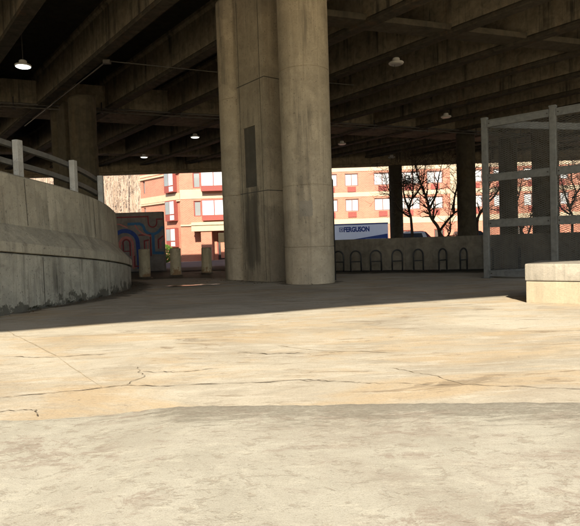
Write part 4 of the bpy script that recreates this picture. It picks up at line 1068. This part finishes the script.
for (x0,x1,z0,z1) in ((0,0.36,0,0.06),(0,0.36,0.34,0.40),(0,0.06,0.06,0.34),(0.30,0.36,0.06,0.34),(0.12,0.24,0.12,0.28)): m.box(x0,x1,-0.006,0,z0,z1)
m.build('emblem', 'boxblue', bx, loc=(0.02, -0.003, zt-0.72))

# ------------------------------------------------------------------ dirt, puddle, litter
def seg_d(p, a, b):
    a = Vector(a); b = Vector(b); t_ = max(0, min(1, (p-a).dot(b-a)/(b-a).length_squared)); return (p-a-(b-a)*t_).length
ga = ground.data.attributes.new('grime', 'FLOAT', 'POINT')
PL = [PLAN[k] for k in range(0, len(PLAN), 3)]
for v in ground.data.vertices:
    p = Vector((v.co.x, v.co.y)); g_ = 0.0
    if -9 < p.x < 12 and 5 < p.y < 24:
        dw = min((p-q).length for q in PL)
        reach = 0.25 + 0.75*smooth(8.5, 11.5, p.y)
        g_ = max(g_, 0.85*(1 - smooth(0.1, reach, dw)))
        if p.x < 1: g_ = max(g_, 0.95*smooth(15.0, 16.8, p.y + 0.25*(p.x+2)))
        dl = seg_d(p, LW[0], LW[1]); g_ = max(g_, 0.9*(1 - smooth(0.9, 2.0, dl)))
        for cx, cy_ in ((0.47,13.13),(-0.37,14.22),(-1.22,15.3)):
            dc = (p - Vector((cx, cy_))).length; g_ = max(g_, 0.62*(1 - smooth(0.6, 1.1, dc)))
    ga.data[v.index].value = g_
pu = blob_sheet('puddle', [(-3.1,13.25),(-2.5,13.1),(-1.95,13.2),(-1.7,13.35),(-2.1,13.55),(-2.4,13.35),(-2.9,13.45)], 'water', 0.012, kind='structure', seed=8, rough=0.05)
def litter(name, mat, pts, n, spread, s0, s1, label, seed):
    rg = random.Random(seed); m = MB()
    for k in range(n):
        p = rg.choice(pts); x = p[0] + rg.gauss(0, spread); y = p[1] + rg.gauss(0, spread); s = rg.uniform(s0, s1)
        a_ = rg.uniform(0, 6.28); u = Vector((math.cos(a_), math.sin(a_), rg.uniform(-.3,.3)))*s; v = Vector((-math.sin(a_), math.cos(a_), rg.uniform(-.4,.4)))*s*.6
        c = Vector((x, y, gz(x, y)+0.012+s*0.3)); m.add([c-u-v, c+u-v*.6, c+u*.8+v, c-u*.7+v], [(0,1,2,3)])
    o = m.build(name, mat, kind='stuff'); tag(o, label, 'litter'); return o
foot = [tuple(PLAN[i] + pn(i)*(-0.18)) for i in range(near_idx(8.3), near_idx(14.5))]
litter('leaf_litter', 'litter', foot, 260, 0.12, 0.006, 0.02, 'dead leaves and grit gathered at the foot of the ramp wall', 4)
litter('leaf_litter', 'litter', [(-1.9,14.3),(-1.2,13.8),(-0.7,13.5),(0.1,12.6),(-2.4,15.4),(-3.4,16.9),(-4.2,16.6),(-2.9,18.0)], 200, 0.35, 0.008, 0.025, 'scattered dead leaves between bollards and pier columns', 5)
# moss tufts along the ramp wall foot
m = MB(); rg = random.Random(11)
for i in range(near_idx(9.0), near_idx(14.0)):
    for k in range(rg.choice((0,0,1,4))):
        p = PLAN[i].lerp(PLAN[i+1], rg.random()) + pn(i)*(-0.012); hgt = abs(rg.gauss(0, 0.022)) + 0.008
        s = rg.uniform(.02,.05); q = pn(i); t_ = Vector((q.y,-q.x)); z0 = 0.0 + rg.uniform(0, 0.04)
        m.add([(p.x-t_.x*s,p.y-t_.y*s,z0),(p.x+t_.x*s,p.y+t_.y*s,z0),(p.x+t_.x*s*.5-q.x*.03,p.y+t_.y*s*.5-q.y*.03,z0+hgt),(p.x-t_.x*s*.6-q.x*.02,p.y-t_.y*s*.6-q.y*.02,z0+hgt*.8)], [(0,1,2,3)])
o = m.build('moss', 'moss', kind='stuff'); tag(o, 'dark moss tufts growing along the base of the ramp wall', 'moss')
